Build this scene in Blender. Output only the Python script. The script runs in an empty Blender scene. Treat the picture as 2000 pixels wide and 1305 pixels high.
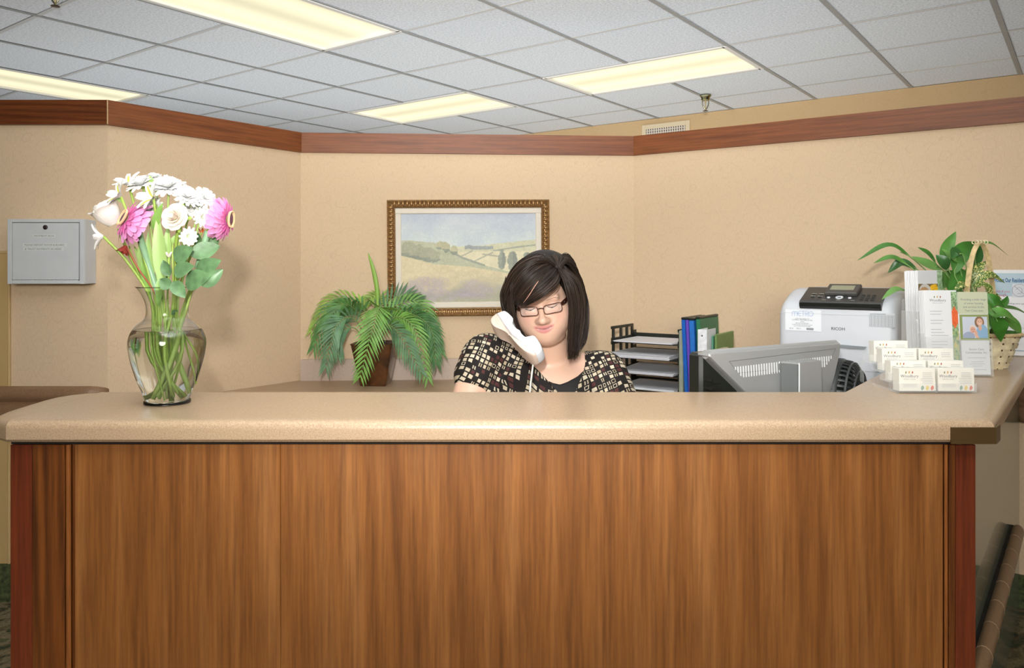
import bpy, bmesh, math, random
import numpy as np
from mathutils import Vector, Matrix, Euler, Quaternion
random.seed(7); np.random.seed(7)
PI = math.pi
SC = bpy.context.scene
COL = SC.collection
# ------------------------------------------------------------------ camera
F, HY, CH = 1514.0, 520.0, 1.25          # focal length in pixels, horizon row, eye height (2000 x 1305 frame)
cam = bpy.data.cameras.new('camera'); cam.sensor_width = 36; cam.lens = 36 * F / 2000
cam.shift_y = -(652.5 - HY) / 2000; cam.clip_start = .05; cam.clip_end = 100
camo = bpy.data.objects.new('camera', cam); COL.objects.link(camo)
camo.location = (0, 0, CH); camo.rotation_euler = (PI / 2, 0, 0); SC.camera = camo
SC.view_settings.view_transform = 'Standard'; SC.view_settings.look = 'None'
SC.view_settings.gamma = 1; SC.view_settings.use_curve_mapping = False
SC.view_settings.exposure = 0.06
w = bpy.data.worlds.new('world'); SC.world = w; w.use_nodes = True
w.node_tree.nodes['Background'].inputs[0].default_value = (.9, .95, 1, 1)
w.node_tree.nodes['Background'].inputs[1].default_value = .1
# ------------------------------------------------------------------ lights
def light(name, kind, loc, aim, energy, color=(1, 1, 1), **k):
    l = bpy.data.lights.new(name, kind); l.energy = energy; l.color = color
    for a, b in k.items(): setattr(l, a, b)
    o = bpy.data.objects.new(name, l); COL.objects.link(o); o.location = loc
    o.rotation_euler = (Vector(aim) - Vector(loc)).to_track_quat('-Z', 'Y').to_euler()
    return o
# the photographer's flash on the camera, a second head bounced off the ceiling, and an added soft fill behind the camera
light('flash', 'SPOT', (-.07, -.03, 1.51), (0.05, 3.6, 2.0), 195, (1, .97, .94), spot_size=math.radians(86), spot_blend=1.0, shadow_soft_size=.035)
light('bounce_flash', 'SPOT', (.0, -.25, 1.45), (.0, .74, 2.44), 1350, (.97, .98, 1), spot_size=math.radians(92), spot_blend=1.0, shadow_soft_size=.05)
light('rear_fill', 'AREA', (0, -3.0, 2.0), (0, 3, 1.6), 104, (1, .98, .95), shape='DISK', size=1.6)
light('back_ceiling_fill', 'AREA', (.6, 5.7, .5), (.6, 5.7, 2.4), 62, (.97, .98, 1), shape='SQUARE', size=4.2)  # added unseen uplight behind the partition, brightens the far ceiling
light('side_ceiling_fill', 'AREA', (-2.6, 4.9, .9), (-2.6, 4.9, 2.4), 14, (.97, .98, 1), shape='SQUARE', size=2.0)  # second added uplight, lifts the ceiling on the left
LAMP = .88                                # diffuser radiance of the ceiling troffers

# ------------------------------------------------------------------ materials
def lin(c):
    return tuple((x / 255 / 12.92 if x / 255 <= .04045 else ((x / 255 + .055) / 1.055) ** 2.4) for x in c)
def rgba(c): return (*lin(c), 1)
class NT:
    def __init__(s, name):
        s.m = bpy.data.materials.new(name); s.m.use_nodes = True
        s.t = s.m.node_tree; s.b = s.t.nodes['Principled BSDF']
    def n(s, typ, ins=None, **k):
        nd = s.t.nodes.new(typ)
        for a, b in k.items(): setattr(nd, a, b)
        for a, b in (ins or {}).items():
            if hasattr(b, 'is_linked') or hasattr(b, 'links'): s.t.links.new(b, nd.inputs[a])
            else: nd.inputs[a].default_value = b
        return nd
    def math(s, op, a, b=0.0, c=0.0):
        return s.n('ShaderNodeMath', {0: a, 1: b, 2: c}, operation=op).outputs[0]
    def mix(s, f, a, b, blend='MIX'):
        nd = s.t.nodes.new('ShaderNodeMix'); nd.data_type = 'RGBA'; nd.blend_type = blend
        for i, v in ((0, f), (6, a), (7, b)):
            if hasattr(v, 'links'): s.t.links.new(v, nd.inputs[i])
            else: nd.inputs[i].default_value = v
        return nd.outputs[2]
    def ramp(s, f, stops):
        nd = s.n('ShaderNodeValToRGB', {0: f}); cr = nd.color_ramp
        while len(cr.elements) < len(stops): cr.elements.new(.5)
        for e, (p, c) in zip(cr.elements, stops): e.position = p; e.color = c if len(c) == 4 else rgba(c)
        return nd.outputs[0]
    def coord(s, scale=(1, 1, 1), rot=(0, 0, 0), kind='Object'):
        tc = s.n('ShaderNodeTexCoord')
        return s.n('ShaderNodeMapping', {0: tc.outputs[kind], 3: scale, 2: rot}).outputs[0]
    def noise(s, vec, scale, detail=3, rough=.5, out=0, dist=0.0):
        return s.n('ShaderNodeTexNoise', {'Vector': vec, 'Scale': scale, 'Detail': detail, 'Roughness': rough, 'Distortion': dist}).outputs[out]
    def col(s, c): s.t.links.new(c, s.b.inputs['Base Color'])
    def bump(s, h, strength=.3, dist=.002):
        s.t.links.new(s.n('ShaderNodeBump', {'Height': h, 'Strength': strength, 'Distance': dist}).outputs[0], s.b.inputs['Normal'])
    def set(s, **k):
        for a, v in k.items(): s.b.inputs[a.replace('_', ' ')].default_value = v
        return s
MATS = {}
def mat(name, c=(200, 200, 200), rough=.5, metal=0., spec=.5, mottle=None, bump=None, **k):
    if name in MATS: return MATS[name]
    n = NT(name); n.set(Roughness=rough, Metallic=metal); n.b.inputs['Specular IOR Level'].default_value = spec
    n.b.inputs['Base Color'].default_value = rgba(c)
    v = n.coord() if (mottle or bump) else None
    if mottle:
        f = n.noise(v, mottle[0], 4)
        lo = tuple(max(0, x * (1 - mottle[1])) for x in c); hi = tuple(min(255, x * (1 + mottle[1])) for x in c)
        n.col(n.ramp(f, [(.3, lo), (.7, hi)]))
    if bump: n.bump(n.noise(v, bump[0], 3), bump[1])
    for a, b in k.items(): n.b.inputs[a.replace('_', ' ')].default_value = b
    MATS[name] = n.m
    return n.m
def vcol_mat(name, rough=.6, spec=.4, **k):
    if name in MATS: return MATS[name]
    n = NT(name); n.set(Roughness=rough); n.b.inputs['Specular IOR Level'].default_value = spec
    n.col(n.n('ShaderNodeVertexColor', layer_name='Col').outputs[0])
    for a, b in k.items(): n.b.inputs[a.replace('_', ' ')].default_value = b
    MATS[name] = n.m
    return n.m
def wood(name, dark, mid, light_, axis='z', scale=1.0, rough=.35, coat=0.0, rings=.5, waves=0):
    n = NT(name); n.set(Roughness=rough)
    sc = {'z': (22, 22, .9), 'x': (.9, 22, 22), 'y': (22, .9, 22)}[axis]
    v = n.coord(tuple(a * scale for a in sc))
    a = n.noise(v, 1.0, 5, .6, dist=.6)
    v2 = n.coord(tuple(a_ * scale * 5 for a_ in sc)); b = n.noise(v2, 1.0, 4, .7)
    v3 = n.coord(tuple(a_ * scale * .22 for a_ in sc)); c = n.noise(v3, 1.0, 2, .5)
    if waves:
        wv = n.n('ShaderNodeTexWave', {'Vector': n.coord((9 * scale, 9 * scale, .55 * scale) if axis == 'z' else (.5, 14, 14)), 'Scale': waves, 'Distortion': 7.0, 'Detail': 2.0, 'Detail Scale': .7}, wave_type='BANDS', bands_direction='DIAGONAL').outputs[1]
        a = n.math('ADD', n.math('MULTIPLY', a, .8), n.math('MULTIPLY', wv, .2))
    base = n.ramp(a, [(.25, dark), (.5, mid), (.75, light_)])
    base = n.mix(n.math('MULTIPLY', c, rings), base, rgba(mid), 'MIX')
    fine = n.ramp(b, [(.3, (150, 140, 135)), (.62, (255, 255, 255))])
    n.col(n.mix(.7, base, fine, 'MULTIPLY'))
    n.bump(b, .08, .001)
    if coat: n.set(Coat_Weight=coat, Coat_Roughness=.12)
    MATS[name] = n.m
    return n.m
# ------------------------------------------------------------------ mesh builder
def rotz(a): return Matrix.Rotation(a, 4, 'Z')
class MB:
    def __init__(s): s.v = []; s.f = []; s.mi = []; s.m = 0; s.M = Matrix()
    def add(s, vs, fs):
        b = len(s.v); s.v += [tuple(s.M @ Vector(p)) for p in vs]
        for f in fs: s.f.append(tuple(b + i for i in f)); s.mi.append(s.m)
        return s
    def box(s, c, d, R=None, bev=0):
        x, y, z = (k / 2 for k in d); R = R or Matrix(); c = Vector(c)
        if not bev:
            vs = [(i * x, j * y, k * z) for i in (-1, 1) for j in (-1, 1) for k in (-1, 1)]
            fs = [(0, 1, 3, 2), (4, 6, 7, 5), (0, 4, 5, 1), (2, 3, 7, 6), (0, 2, 6, 4), (1, 5, 7, 3)]
            return s.add([c + (R @ Vector(p)) for p in vs], fs)
        b = bev; vs = []; idx = {}
        for i in (-1, 1):
            for j in (-1, 1):
                for k in (-1, 1):
                    for a in range(3):
                        p = [i * (x - b), j * (y - b), k * (z - b)]; p[a] += (i, j, k)[a] * b
                        idx[i, j, k, a] = len(vs); vs.append(p)
        fs = []
        sg = [(-1, -1), (1, -1), (1, 1), (-1, 1)]
        for q in (-1, 1):
            fs.append(tuple(idx[q, p, r, 0] for p, r in sg)[::q])
            fs.append(tuple(idx[r, q, p, 1] for p, r in sg)[::q])
            fs.append(tuple(idx[p, r, q, 2] for p, r in sg)[::q])
        for p, q in sg:
            def e(l):
                n_ = (Vector(vs[l[1]]) - Vector(vs[l[0]])).cross(Vector(vs[l[2]]) - Vector(vs[l[0]]))
                m_ = sum((Vector(vs[t]) for t in l), Vector()) / len(l)
                fs.append(tuple(l if n_.dot(m_) > 0 else l[::-1]))
            e([idx[-1, p, q, 1], idx[1, p, q, 1], idx[1, p, q, 2], idx[-1, p, q, 2]])
            e([idx[p, -1, q, 0], idx[p, 1, q, 0], idx[p, 1, q, 2], idx[p, -1, q, 2]])
            e([idx[p, q, -1, 0], idx[p, q, 1, 0], idx[p, q, 1, 1], idx[p, q, -1, 1]])
            for r in (-1, 1): e([idx[p, q, r, 0], idx[p, q, r, 1], idx[p, q, r, 2]])
        return s.add([c + (R @ Vector(p)) for p in vs], fs)
    def prism(s, poly, z0, z1):
        n = len(poly)
        ar = sum(poly[i][0] * poly[(i + 1) % n][1] - poly[(i + 1) % n][0] * poly[i][1] for i in range(n))
        if ar < 0: poly = poly[::-1]
        vs = [(p[0], p[1], z0) for p in poly] + [(p[0], p[1], z1) for p in poly]
        fs = [tuple(range(n))[::-1], tuple(range(n, 2 * n))] + [(i, (i + 1) % n, n + (i + 1) % n, n + i) for i in range(n)]
        return s.add(vs, fs)
    def loft(s, rings, caps=True, closed=True):
        n = len(rings[0]); vs = [p for r in rings for p in r]; fs = []
        for k in range(len(rings) - 1):
            for i in range(n if closed else n - 1):
                j = (i + 1) % n; fs.append((k * n + i, k * n + j, (k + 1) * n + j, (k + 1) * n + i))
        if caps: fs += [tuple(range(n))[::-1], tuple(range((len(rings) - 1) * n, len(rings) * n))]
        return s.add(vs, fs)
    def tube(s, pts, r, n=8, caps=True, flat=1.0):
        pts = [Vector(p) for p in pts]; rs = r if hasattr(r, '__len__') else [r] * len(pts)
        t0 = (pts[1] - pts[0]).normalized(); up = Vector((0, 0, 1)) if abs(t0.z) < .9 else Vector((0, 1, 0))
        x = t0.cross(up).normalized(); rings = []
        for i, p in enumerate(pts):
            t = (pts[min(i + 1, len(pts) - 1)] - pts[max(i - 1, 0)]).normalized()
            x = (x - t * x.dot(t)).normalized(); y = t.cross(x)
            rings.append([p + (x * math.cos(2 * PI * k / n) + y * math.sin(2 * PI * k / n) * flat) * rs[i] for k in range(n)])
        return s.loft(rings, caps)
    def lathe(s, prof, n=32, caps=False, c=(0, 0, 0)):
        rings = [[(c[0] + r * math.cos(2 * PI * k / n), c[1] + r * math.sin(2 * PI * k / n), c[2] + z) for k in range(n)] for r, z in prof]
        return s.loft(rings, caps)
    def ell(s, c, r, n=16, m=10, R=None):
        R = R or Matrix(); c = Vector(c); rings = []
        for j in range(m + 1):
            a = -PI / 2 + PI * j / m; q = max(math.cos(a), 1e-3)
            rings.append([c + R @ Vector((r[0] * q * math.cos(2 * PI * k / n), r[1] * q * math.sin(2 * PI * k / n), r[2] * math.sin(a))) for k in range(n)])
        return s.loft(rings)
    def sheet(s, pts2d, off=0):               # rows of points -> quads
        n = len(pts2d[0]); vs = [p for r in pts2d for p in r]
        return s.add(vs, [(k * n + i, k * n + i + 1, (k + 1) * n + i + 1, (k + 1) * n + i) for k in range(len(pts2d) - 1) for i in range(n - 1)])
    def mesh(s, name, mats, smooth=None):
        me = bpy.data.meshes.new(name); me.from_pydata(s.v, [], s.f)
        for m in (mats if isinstance(mats, (list, tuple)) else [mats]): me.materials.append(m)
        me.polygons.foreach_set('material_index', s.mi)
        if smooth is not None:
            me.polygons.foreach_set('use_smooth', [True] * len(s.f))
            if smooth < 180: me.set_sharp_from_angle(angle=math.radians(smooth))
        me.update(); return me
    def build(s, name, mats, parent=None, smooth=None, **k):
        return link(name, s.mesh(name, mats, smooth), parent, **k)
def link(name, me, parent=None, loc=None, rot=None, **props):
    o = bpy.data.objects.new(name, me); COL.objects.link(o)
    if parent: o.parent = parent
    if loc is not None: o.location = loc
    if rot is not None: o.rotation_euler = rot
    for a, b in props.items(): o[a] = b
    return o
def thing(name, label, cat, loc=(0, 0, 0), rz=0, group=None, rot=None):
    o = bpy.data.objects.new(name, None); COL.objects.link(o); o.empty_display_size = .05
    o.location = loc; o.rotation_euler = rot or (0, 0, rz); o['label'] = label; o['category'] = cat
    if group: o['group'] = group
    return o
def tag(o, label, cat, group=None):
    o['label'] = label; o['category'] = cat
    if group: o['group'] = group
    return o
def copy_tree(root, loc=None, rot=None, label=None):
    c = root.copy(); COL.objects.link(c)
    if loc is not None: c.location = loc
    if rot is not None: c.rotation_euler = rot
    if label: c['label'] = label
    for ch in root.children:
        d = ch.copy(); COL.objects.link(d); d.parent = c
        for g in ch.children: e = g.copy(); COL.objects.link(e); e.parent = d
    return c
def at(px, py, d): return Vector(((px - 1000) / F * d, d, CH - (py - HY) / F * d))
def bez(p0, p1, p2, n):
    p0, p1, p2 = map(Vector, (p0, p1, p2))
    return [p0 * (1 - t) ** 2 + p1 * 2 * t * (1 - t) + p2 * t * t for t in (i / n for i in range(n + 1))]
def spline(pts, n):
    pts = [Vector(p) for p in pts]; P = [pts[0] * 2 - pts[1]] + pts + [pts[-1] * 2 - pts[-2]]; out = []
    m = len(pts) - 1
    for i in range(n + 1):
        t = i / n * m; k = min(int(t), m - 1); u = t - k; a, b, c, d = P[k:k + 4]
        out.append(.5 * ((2 * b) + (c - a) * u + (2 * a - 5 * b + 4 * c - d) * u * u + (3 * b - a - 3 * c + d) * u ** 3))
    return out
_TX = {}
def text(mb, s, size, o, ux, uy, align='CENTER', wide=1.0, bold=0.0):
    """lettering as flat mesh: o = anchor, ux / uy = reading and up directions"""
    key = (s, align, bold)
    if key not in _TX:
        c = bpy.data.curves.new('t', 'FONT'); c.body = s; c.size = 1; c.align_x = align; c.resolution_u = 2; c.offset = bold
        ob = bpy.data.objects.new("t", c)
        me = bpy.data.meshes.new_from_object(ob)
        _TX[key] = ([v.co.copy() for v in me.vertices], [tuple(p.vertices) for p in me.polygons])
        bpy.data.objects.remove(ob); bpy.data.curves.remove(c); bpy.data.meshes.remove(me)
    V, Fc = _TX[key]; ux = Vector(ux) * size * wide; uy = Vector(uy) * size; o = Vector(o)
    mb.add([o + ux * p.x + uy * p.y for p in V], Fc)
# ------------------------------------------------------------------ room materials
def wallpaper(name, base):
    n = NT(name); n.set(Roughness=.75); n.b.inputs['Specular IOR Level'].default_value = .25
    v = n.coord((1, 1, 1))
    sep = n.n('ShaderNodeSeparateXYZ', {0: v})
    # scrolls: spirals wound inside voronoi cells
    def scroll(sc, off):
        vv = n.n('ShaderNodeVectorMath', {0: v, 1: (off, off, off)}, operation='ADD').outputs[0]
        wob = n.n('ShaderNodeTexNoise', {'Vector': vv, 'Scale': sc * 1.2, 'Detail': 1}).outputs[1]
        wob = n.n('ShaderNodeVectorMath', {0: wob, 1: (.025, .025, .025)}, operation='MULTIPLY').outputs[0]
        vv = n.n('ShaderNodeVectorMath', {0: vv, 1: wob}, operation='ADD').outputs[0]
        vo = n.n('ShaderNodeTexVoronoi', {'Vector': vv, 'Scale': sc, 'Randomness': .75})
        dist = vo.outputs['Distance']
        d = n.n('ShaderNodeVectorMath', {0: vv, 1: vo.outputs['Position']}, operation='SUBTRACT').outputs[0]
        s3 = n.n('ShaderNodeSeparateXYZ', {0: d})
        ang = n.math('ARCTAN2', s3.outputs[2], n.math('ADD', s3.outputs[0], s3.outputs[1]))
        sp = n.math('FRACT', n.math('ADD', n.math('MULTIPLY', dist, 2.6), n.math('DIVIDE', ang, 2 * PI)))
        ln = n.math('ABSOLUTE', n.math('SUBTRACT', sp, .5))
        m = n.math('LESS_THAN', ln, .034)
        part = n.math('GREATER_THAN', n.noise(vv, sc * .9, 1), .45)
        return n.math('MULTIPLY', m, part)
    a = n.math('MAXIMUM', scroll(11, 0), scroll(15, 3.7))
    fib = n.noise(n.n('ShaderNodeMapping', {0: v, 3: (260, 260, 60)}).outputs[0], 1, 3)
    dk = tuple(x * .86 for x in base)
    c = n.mix(n.math('MULTIPLY', a, .22), rgba(base), rgba(dk))
    c = n.mix(.35, c, n.ramp(fib, [(.25, (222, 218, 210)), (.75, (255, 255, 255))]), 'MULTIPLY')
    n.col(c); n.bump(a, .06, .001)
    MATS[name] = n.m; return n.m
paper = wallpaper('wallpaper', (224, 199, 166))
paper_far = wallpaper('wallpaper_far', (214, 184, 140))
oak = wood('oak_cap', (104, 54, 24), (136, 76, 35), (154, 94, 50), 'x', .8, .5, .05)
oak_y = wood('oak_cap_dark', (84, 38, 14), (118, 62, 26), (134, 76, 36), 'x', .8, .4, .1, .2, 2.0)
desk_wood = wood('desk_laminate', (124, 74, 30), (154, 96, 43), (176, 118, 64), 'z', .8, .42, .08, .35, 1.1)
stile_wood = wood('desk_stile', (66, 30, 8), (124, 68, 24), (138, 80, 32), 'z', 1, .4, .1, .1, 2.2)
post_wood = wood('desk_post', (96, 40, 16), (120, 52, 24), (134, 64, 32), 'z', 1.2, .4, .1)
bead_wood = wood('desk_bead', (120, 66, 26), (160, 96, 46), (182, 116, 62), 'z', 1.2, .3, .3)
def carpet():
    n = NT('carpet'); n.set(Roughness=.95)
    v = n.coord(); a = n.noise(v, 9, 3, .6, dist=2.2); b = n.noise(v, 160, 2)
    c = n.ramp(a, [(.38, (58, 66, 40)), (.47, (120, 104, 72)), (.56, (150, 134, 100)), (.66, (92, 96, 62))])
    n.col(n.mix(.6, c, n.ramp(b, [(.3, (120, 120, 120)), (.7, (255, 255, 255))]), 'MULTIPLY')); n.bump(b, .6, .004)
    return n.m
carpet_m = carpet()
carpet_base = mat('carpet_base', (66, 74, 44), .95, mottle=(60, .35), bump=(220, .6))
tile_m = None
def tile_mat():
    n = NT('ceiling_tile'); n.set(Roughness=.9); n.b.inputs['Specular IOR Level'].default_value = .1
    v = n.coord((1, 1, 1)); a = n.noise(v, 90, 4, .75); b = n.noise(v, 230, 2)
    n.col(n.ramp(a, [(.36, (200, 207, 212)), (.5, (222, 229, 234)), (.66, (238, 244, 248))]))
    n.bump(n.math('ADD', a, b), .55, .004); return n.m
tile_m = tile_mat()
tee_m = mat('tee_grid', (156, 159, 158), .45, mottle=(30, .03))
tee_w = mat('tee_grid_light', (205, 207, 204), .4)
white_trim = mat('white_enamel', (228, 228, 222), .4)
dark = mat('matte_black', (14, 8, 6), .7)
tan_panel = mat('tan_wall_guard', (196, 166, 112), .55, bump=(400, .1))
vinyl = mat('handrail_vinyl', (140, 108, 80), .45, mottle=(200, .08))
# ------------------------------------------------------------------ plan (metres; camera foot at the origin, +Y into the room)
TH = .6417; U = Vector((math.cos(TH), -math.sin(TH), 0)); V_ = Vector((math.sin(TH), math.cos(TH), 0))
CEIL = 2.44; GU, GV, GT = -4.01, 4.04, .6096
WP = [Vector((-3.4, 2.897, 0)), Vector((-1.511, 2.897, 0)), Vector((-.982, 3.6, 0)), Vector((.5816, 3.70, 0)), Vector((1.873, 2.835, 0))]
WP.append(WP[4] + (WP[4] - WP[3]).normalized() * 1.1)
def offset(pl, d):                           # shift an open polyline towards the camera side
    out = []
    nrm = []
    for a, b in zip(pl, pl[1:]):
        t = (b - a).normalized(); nrm.append(Vector((t.y, -t.x, 0)))
    for i, p in enumerate(pl):
        if i == 0: out.append(p + nrm[0] * d)
        elif i == len(pl) - 1: out.append(p + nrm[-1] * d)
        else:
            m = (nrm[i - 1] + nrm[i]).normalized(); out.append(p + m * (d / m.dot(nrm[i])))
    return out
WTOP = CH + .618; CAPH = .0915
def S(name, mb, m, parent=None, smooth=None):
    o = mb.build(name, m, parent, smooth); o['kind'] = 'structure'; return o
def strip_wall(name, i, front, back, z0, z1, m):
    """a wall segment as a thin prism whose own X axis runs along it (so grain follows it)"""
    a, b = front[i], front[i + 1]; t = (b - a).normalized(); ang = math.atan2(t.y, t.x)
    R = rotz(-ang); mb = MB()
    mb.prism([R @ (p - a) for p in (front[i], front[i + 1], back[i + 1], back[i])], z0, z1)
    o = S(name, mb, m); o.location = a; o.rotation_euler = (0, 0, ang); return o
back_pl = offset(WP, -.12)
wn = ['wall_left', 'wall_back_left', 'wall_back', 'wall_right', 'wall_right_end']
for i in range(4):
    pts = [WP[0], WP[1], WP[2], WP[3], WP[5]]; bk = offset(pts, -.12)
    strip_wall(wn[i], i, pts, bk, 0, WTOP - .004, paper)
    fr = offset(pts, .019); bk2 = offset(pts, -.14)
    strip_wall('trim_%d' % (i + 1), i, fr, offset(pts, .0005), WTOP - CAPH, WTOP, oak_y if i == 0 else oak)
    # flat cap board on top, and a thin shadow bead below
    strip_wall('trim_%d' % (i + 6), i, offset(pts, .0005), bk2, WTOP - .003, WTOP, oak)
# carpet base on the outer stretches of the wall
PL0 = [WP[0], WP[1]]
strip_wall('baseboard_left', 0, offset(PL0, .012), PL0, 0, .14, carpet_base)
PLR = [WP[3] + (WP[5] - WP[3]) * .5, WP[5]]
strip_wall('baseboard_right', 0, offset(PLR, .012), PLR, 0, .12, carpet_base)
mb = MB(); jl = offset(WP, .0205)[1]; mb.box((jl.x, jl.y - .0008, WTOP - CAPH / 2), (.004, .003, CAPH), bev=.0008)
o = mb.build('joint_strip', mat('joint_filler', (206, 176, 130), .5)); t1 = bpy.data.objects['trim_1']; o.parent = t1; o.matrix_parent_inverse = Matrix.LocRotScale(t1.location, t1.rotation_euler, None).inverted()
# tan guard panel on the left wall under its thin top strip
gx = at(19, 600, 2.895).x
mb = MB(); mb.box((gx - .75, 2.892, .72), (1.5, .008, 1.16), bev=.002)
wl = bpy.data.objects['wall_left']
def child_world(o, p):                       # keep world coordinates for a child of a placed parent
    o.parent = p; o.matrix_parent_inverse = Matrix.LocRotScale(p.location, p.rotation_euler, None).inverted(); return o
o = mb.build('guard_panel', tan_panel); child_world(o, wl); o['label'] = 'plain tan guard panel'
mb = MB(); mb.box((gx - .75, 2.890, 1.302), (1.5, .012, .012), bev=.003); mb.box((gx + .002, 2.890, .72), (.006, .012, 1.16), bev=.002)
child_world(mb.build('panel_edge', mat('tan_edge', (206, 178, 128), .4)), wl)
# floor and the outer shell of the big room
mb = MB(); mb.box((1, 4, -.05), (16, 17, .1)); S('floor', mb, carpet_m)
far_a = Vector((3.17, 4.80, 0)); far_t = (Vector((.138, 6.98, 0)) - far_a).normalized()
FA, FB = far_a - far_t * 4.2, far_a + far_t * 12
strip_wall('wall_far', 0, [FB, FA], offset([FB, FA], -.12), 0, CEIL, paper_far)
for nm, c, d in (('wall_rear', (1, -4.06, 1.22), (16, .12, 2.44)), ('wall_outer_left', (-7.06, 4, 1.22), (.12, 16, 2.44)),
                 ('wall_outer_right', (8.06, 1, 1.22), (.12, 10.2, 2.44))):
    mb = MB(); mb.box(c, d); S(nm, mb, paper_far)
# ------------------------------------------------------------------ ceiling: slab, tiles, tee grid
def G(i, j, z=CEIL):                          # grid crossing (i along U, j along V_)
    p = U * (GU + GT * i) + V_ * (GV + GT * j); return Vector((p.x, p.y, z))
mb = MB(); mb.box((1, 4, CEIL + .11), (16, 17, .12)); ceil = S('ceiling', mb, mat('ceiling_slab', (190, 190, 186), .9))
LIGHTS = [((1, 2), (-4, -2), 'fluorescent ceiling light cut by the top edge of the picture'),
          ((-1, 1), (0, 1), 'small-looking ceiling light above the middle stretch of wood cap'),
          ((2, 4), (0, 1), 'lit ceiling light panel nearest the sprinkler above the vent'),
          ((-3, -2), (-4, -2), 'fluorescent ceiling light half hidden by the wood cap at far left')]
taken = set()
for (i0, i1), (j0, j1), _ in LIGHTS:
    for i in range(i0, i1):
        for j in range(j0, j1): taken.add((i, j))
tm = MB(); g = GT - .004
tm.box((0, 0, .008), (g, g, .016), bev=.003); tme = tm.mesh('ceiling_tile', tile_m)
cells = []
for i in range(-9, 12):
    for j in range(-9, 9):
        c = (G(i, j) + G(i + 1, j + 1)) / 2
        if c.y < 1.6 or (i, j) in taken: continue
        px = 1000 + F * c.x / c.y
        if -420 < px < 2420 and (c - far_a).dot(Vector((-far_t.y, far_t.x, 0))) * (1 if Vector((-far_t.y, far_t.x, 0)).dot(-far_a) > 0 else -1) > -.3: cells.append((c.y, i, j, c))
cells.sort()
for _, i, j, c in cells[:292]:
    link('ceiling_tile', tme, ceil, (c.x, c.y, CEIL + .0015 + random.uniform(0, .002)), (random.uniform(-.002, .002), random.uniform(-.002, .002), -TH + random.choice((0, PI / 2, PI))))
def cut_runs(k0, k1, blocked):              # tee lengths, broken where a troffer spans the line
    runs = []; a = k0
    for k in range(k0, k1):
        if k in blocked:
            if k > a: runs.append((a, k))
            a = k + 1
    if k1 > a: runs.append((a, k1))
    return runs
def tee(name, i0, j0, i1, j1, m, wd):
    a, b = G(i0, j0), G(i1, j1); L = (b - a).length; mb = MB()
    zb = -.002 if name == 'main_tee' else .0; mb.box((0, 0, zb + .0005), (L, wd, .001)); mb.box((0, 0, .02), (L, .004, .036))
    c = (a + b) / 2; d = b - a; link(name, mb.mesh(name, m), ceil, c, (0, 0, math.atan2(d.y, d.x)))
for i in range(-9, 13):
    bl = {j for (i0, i1), (j0, j1), _ in LIGHTS for j in range(j0, j1) if i0 < i < i1}
    for a, b in cut_runs(-10, 11, bl): tee('main_tee', i, a, i, b, tee_m, .024)
for j in range(-9, 10):
    bl = {i for (i0, i1), (j0, j1), _ in LIGHTS for i in range(i0, i1) if j0 < j < j1}
    for a, b in cut_runs(-10, 14, bl): tee('cross_tee', a, j, b, j, tee_w, .021)
def diffuser_mat():
    n = NT('troffer_diffuser')
    v = n.coord(); s_ = n.n('ShaderNodeSeparateXYZ', {0: v})
    y = n.math('ABSOLUTE', s_.outputs[1])
    t = n.math('SUBTRACT', y, .14)                              # two tubes behind the lens
    band = n.math('POWER', 2.718, n.math('MULTIPLY', n.math('MULTIPLY', t, t), -110.0))
    e = n.math('ADD', n.math('MULTIPLY', band, .40), .62)
    n.set(Roughness=.3); n.b.inputs['Base Color'].default_value = rgba((170, 168, 150))
    n.b.inputs['Emission Color'].default_value = (1.0, .93, .62, 1)
    n.t.links.new(n.math('MULTIPLY', e, LAMP), n.b.inputs['Emission Strength'])
    vo = n.n('ShaderNodeTexVoronoi', {'Vector': v, 'Scale': 90}); n.bump(vo.outputs[0], .3, .002)
    return n.m
diff_m = diffuser_mat()
for (i0, i1), (j0, j1), lb in LIGHTS:
    c = (G(i0, j0) + G(i1, j1)) / 2; L, W_ = GT * max(i1 - i0, j1 - j0), GT * min(i1 - i0, j1 - j0)
    t = thing('ceiling_light', lb, 'light', (c.x, c.y, CEIL), -TH if i1 - i0 > j1 - j0 else PI / 2 - TH, 'fluorescent troffers in the ceiling grid')
    mb = MB()
    for sx in (-1, 1): mb.box((sx * (L / 2 - .02), 0, .006), (.03, W_ - .01, .02), bev=.003)
    for sy in (-1, 1): mb.box((0, sy * (W_ / 2 - .02), .006), (L - .04, .03, .02), bev=.003)
    mb.box((0, 0, .052), (L - .01, W_ - .01, .006))
    mb.build('frame', white_trim, t)
    mb = MB(); mb.box((0, 0, .012), (L - .06, W_ - .06, .006)); mb.build('diffuser', diff_m, t)
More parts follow.
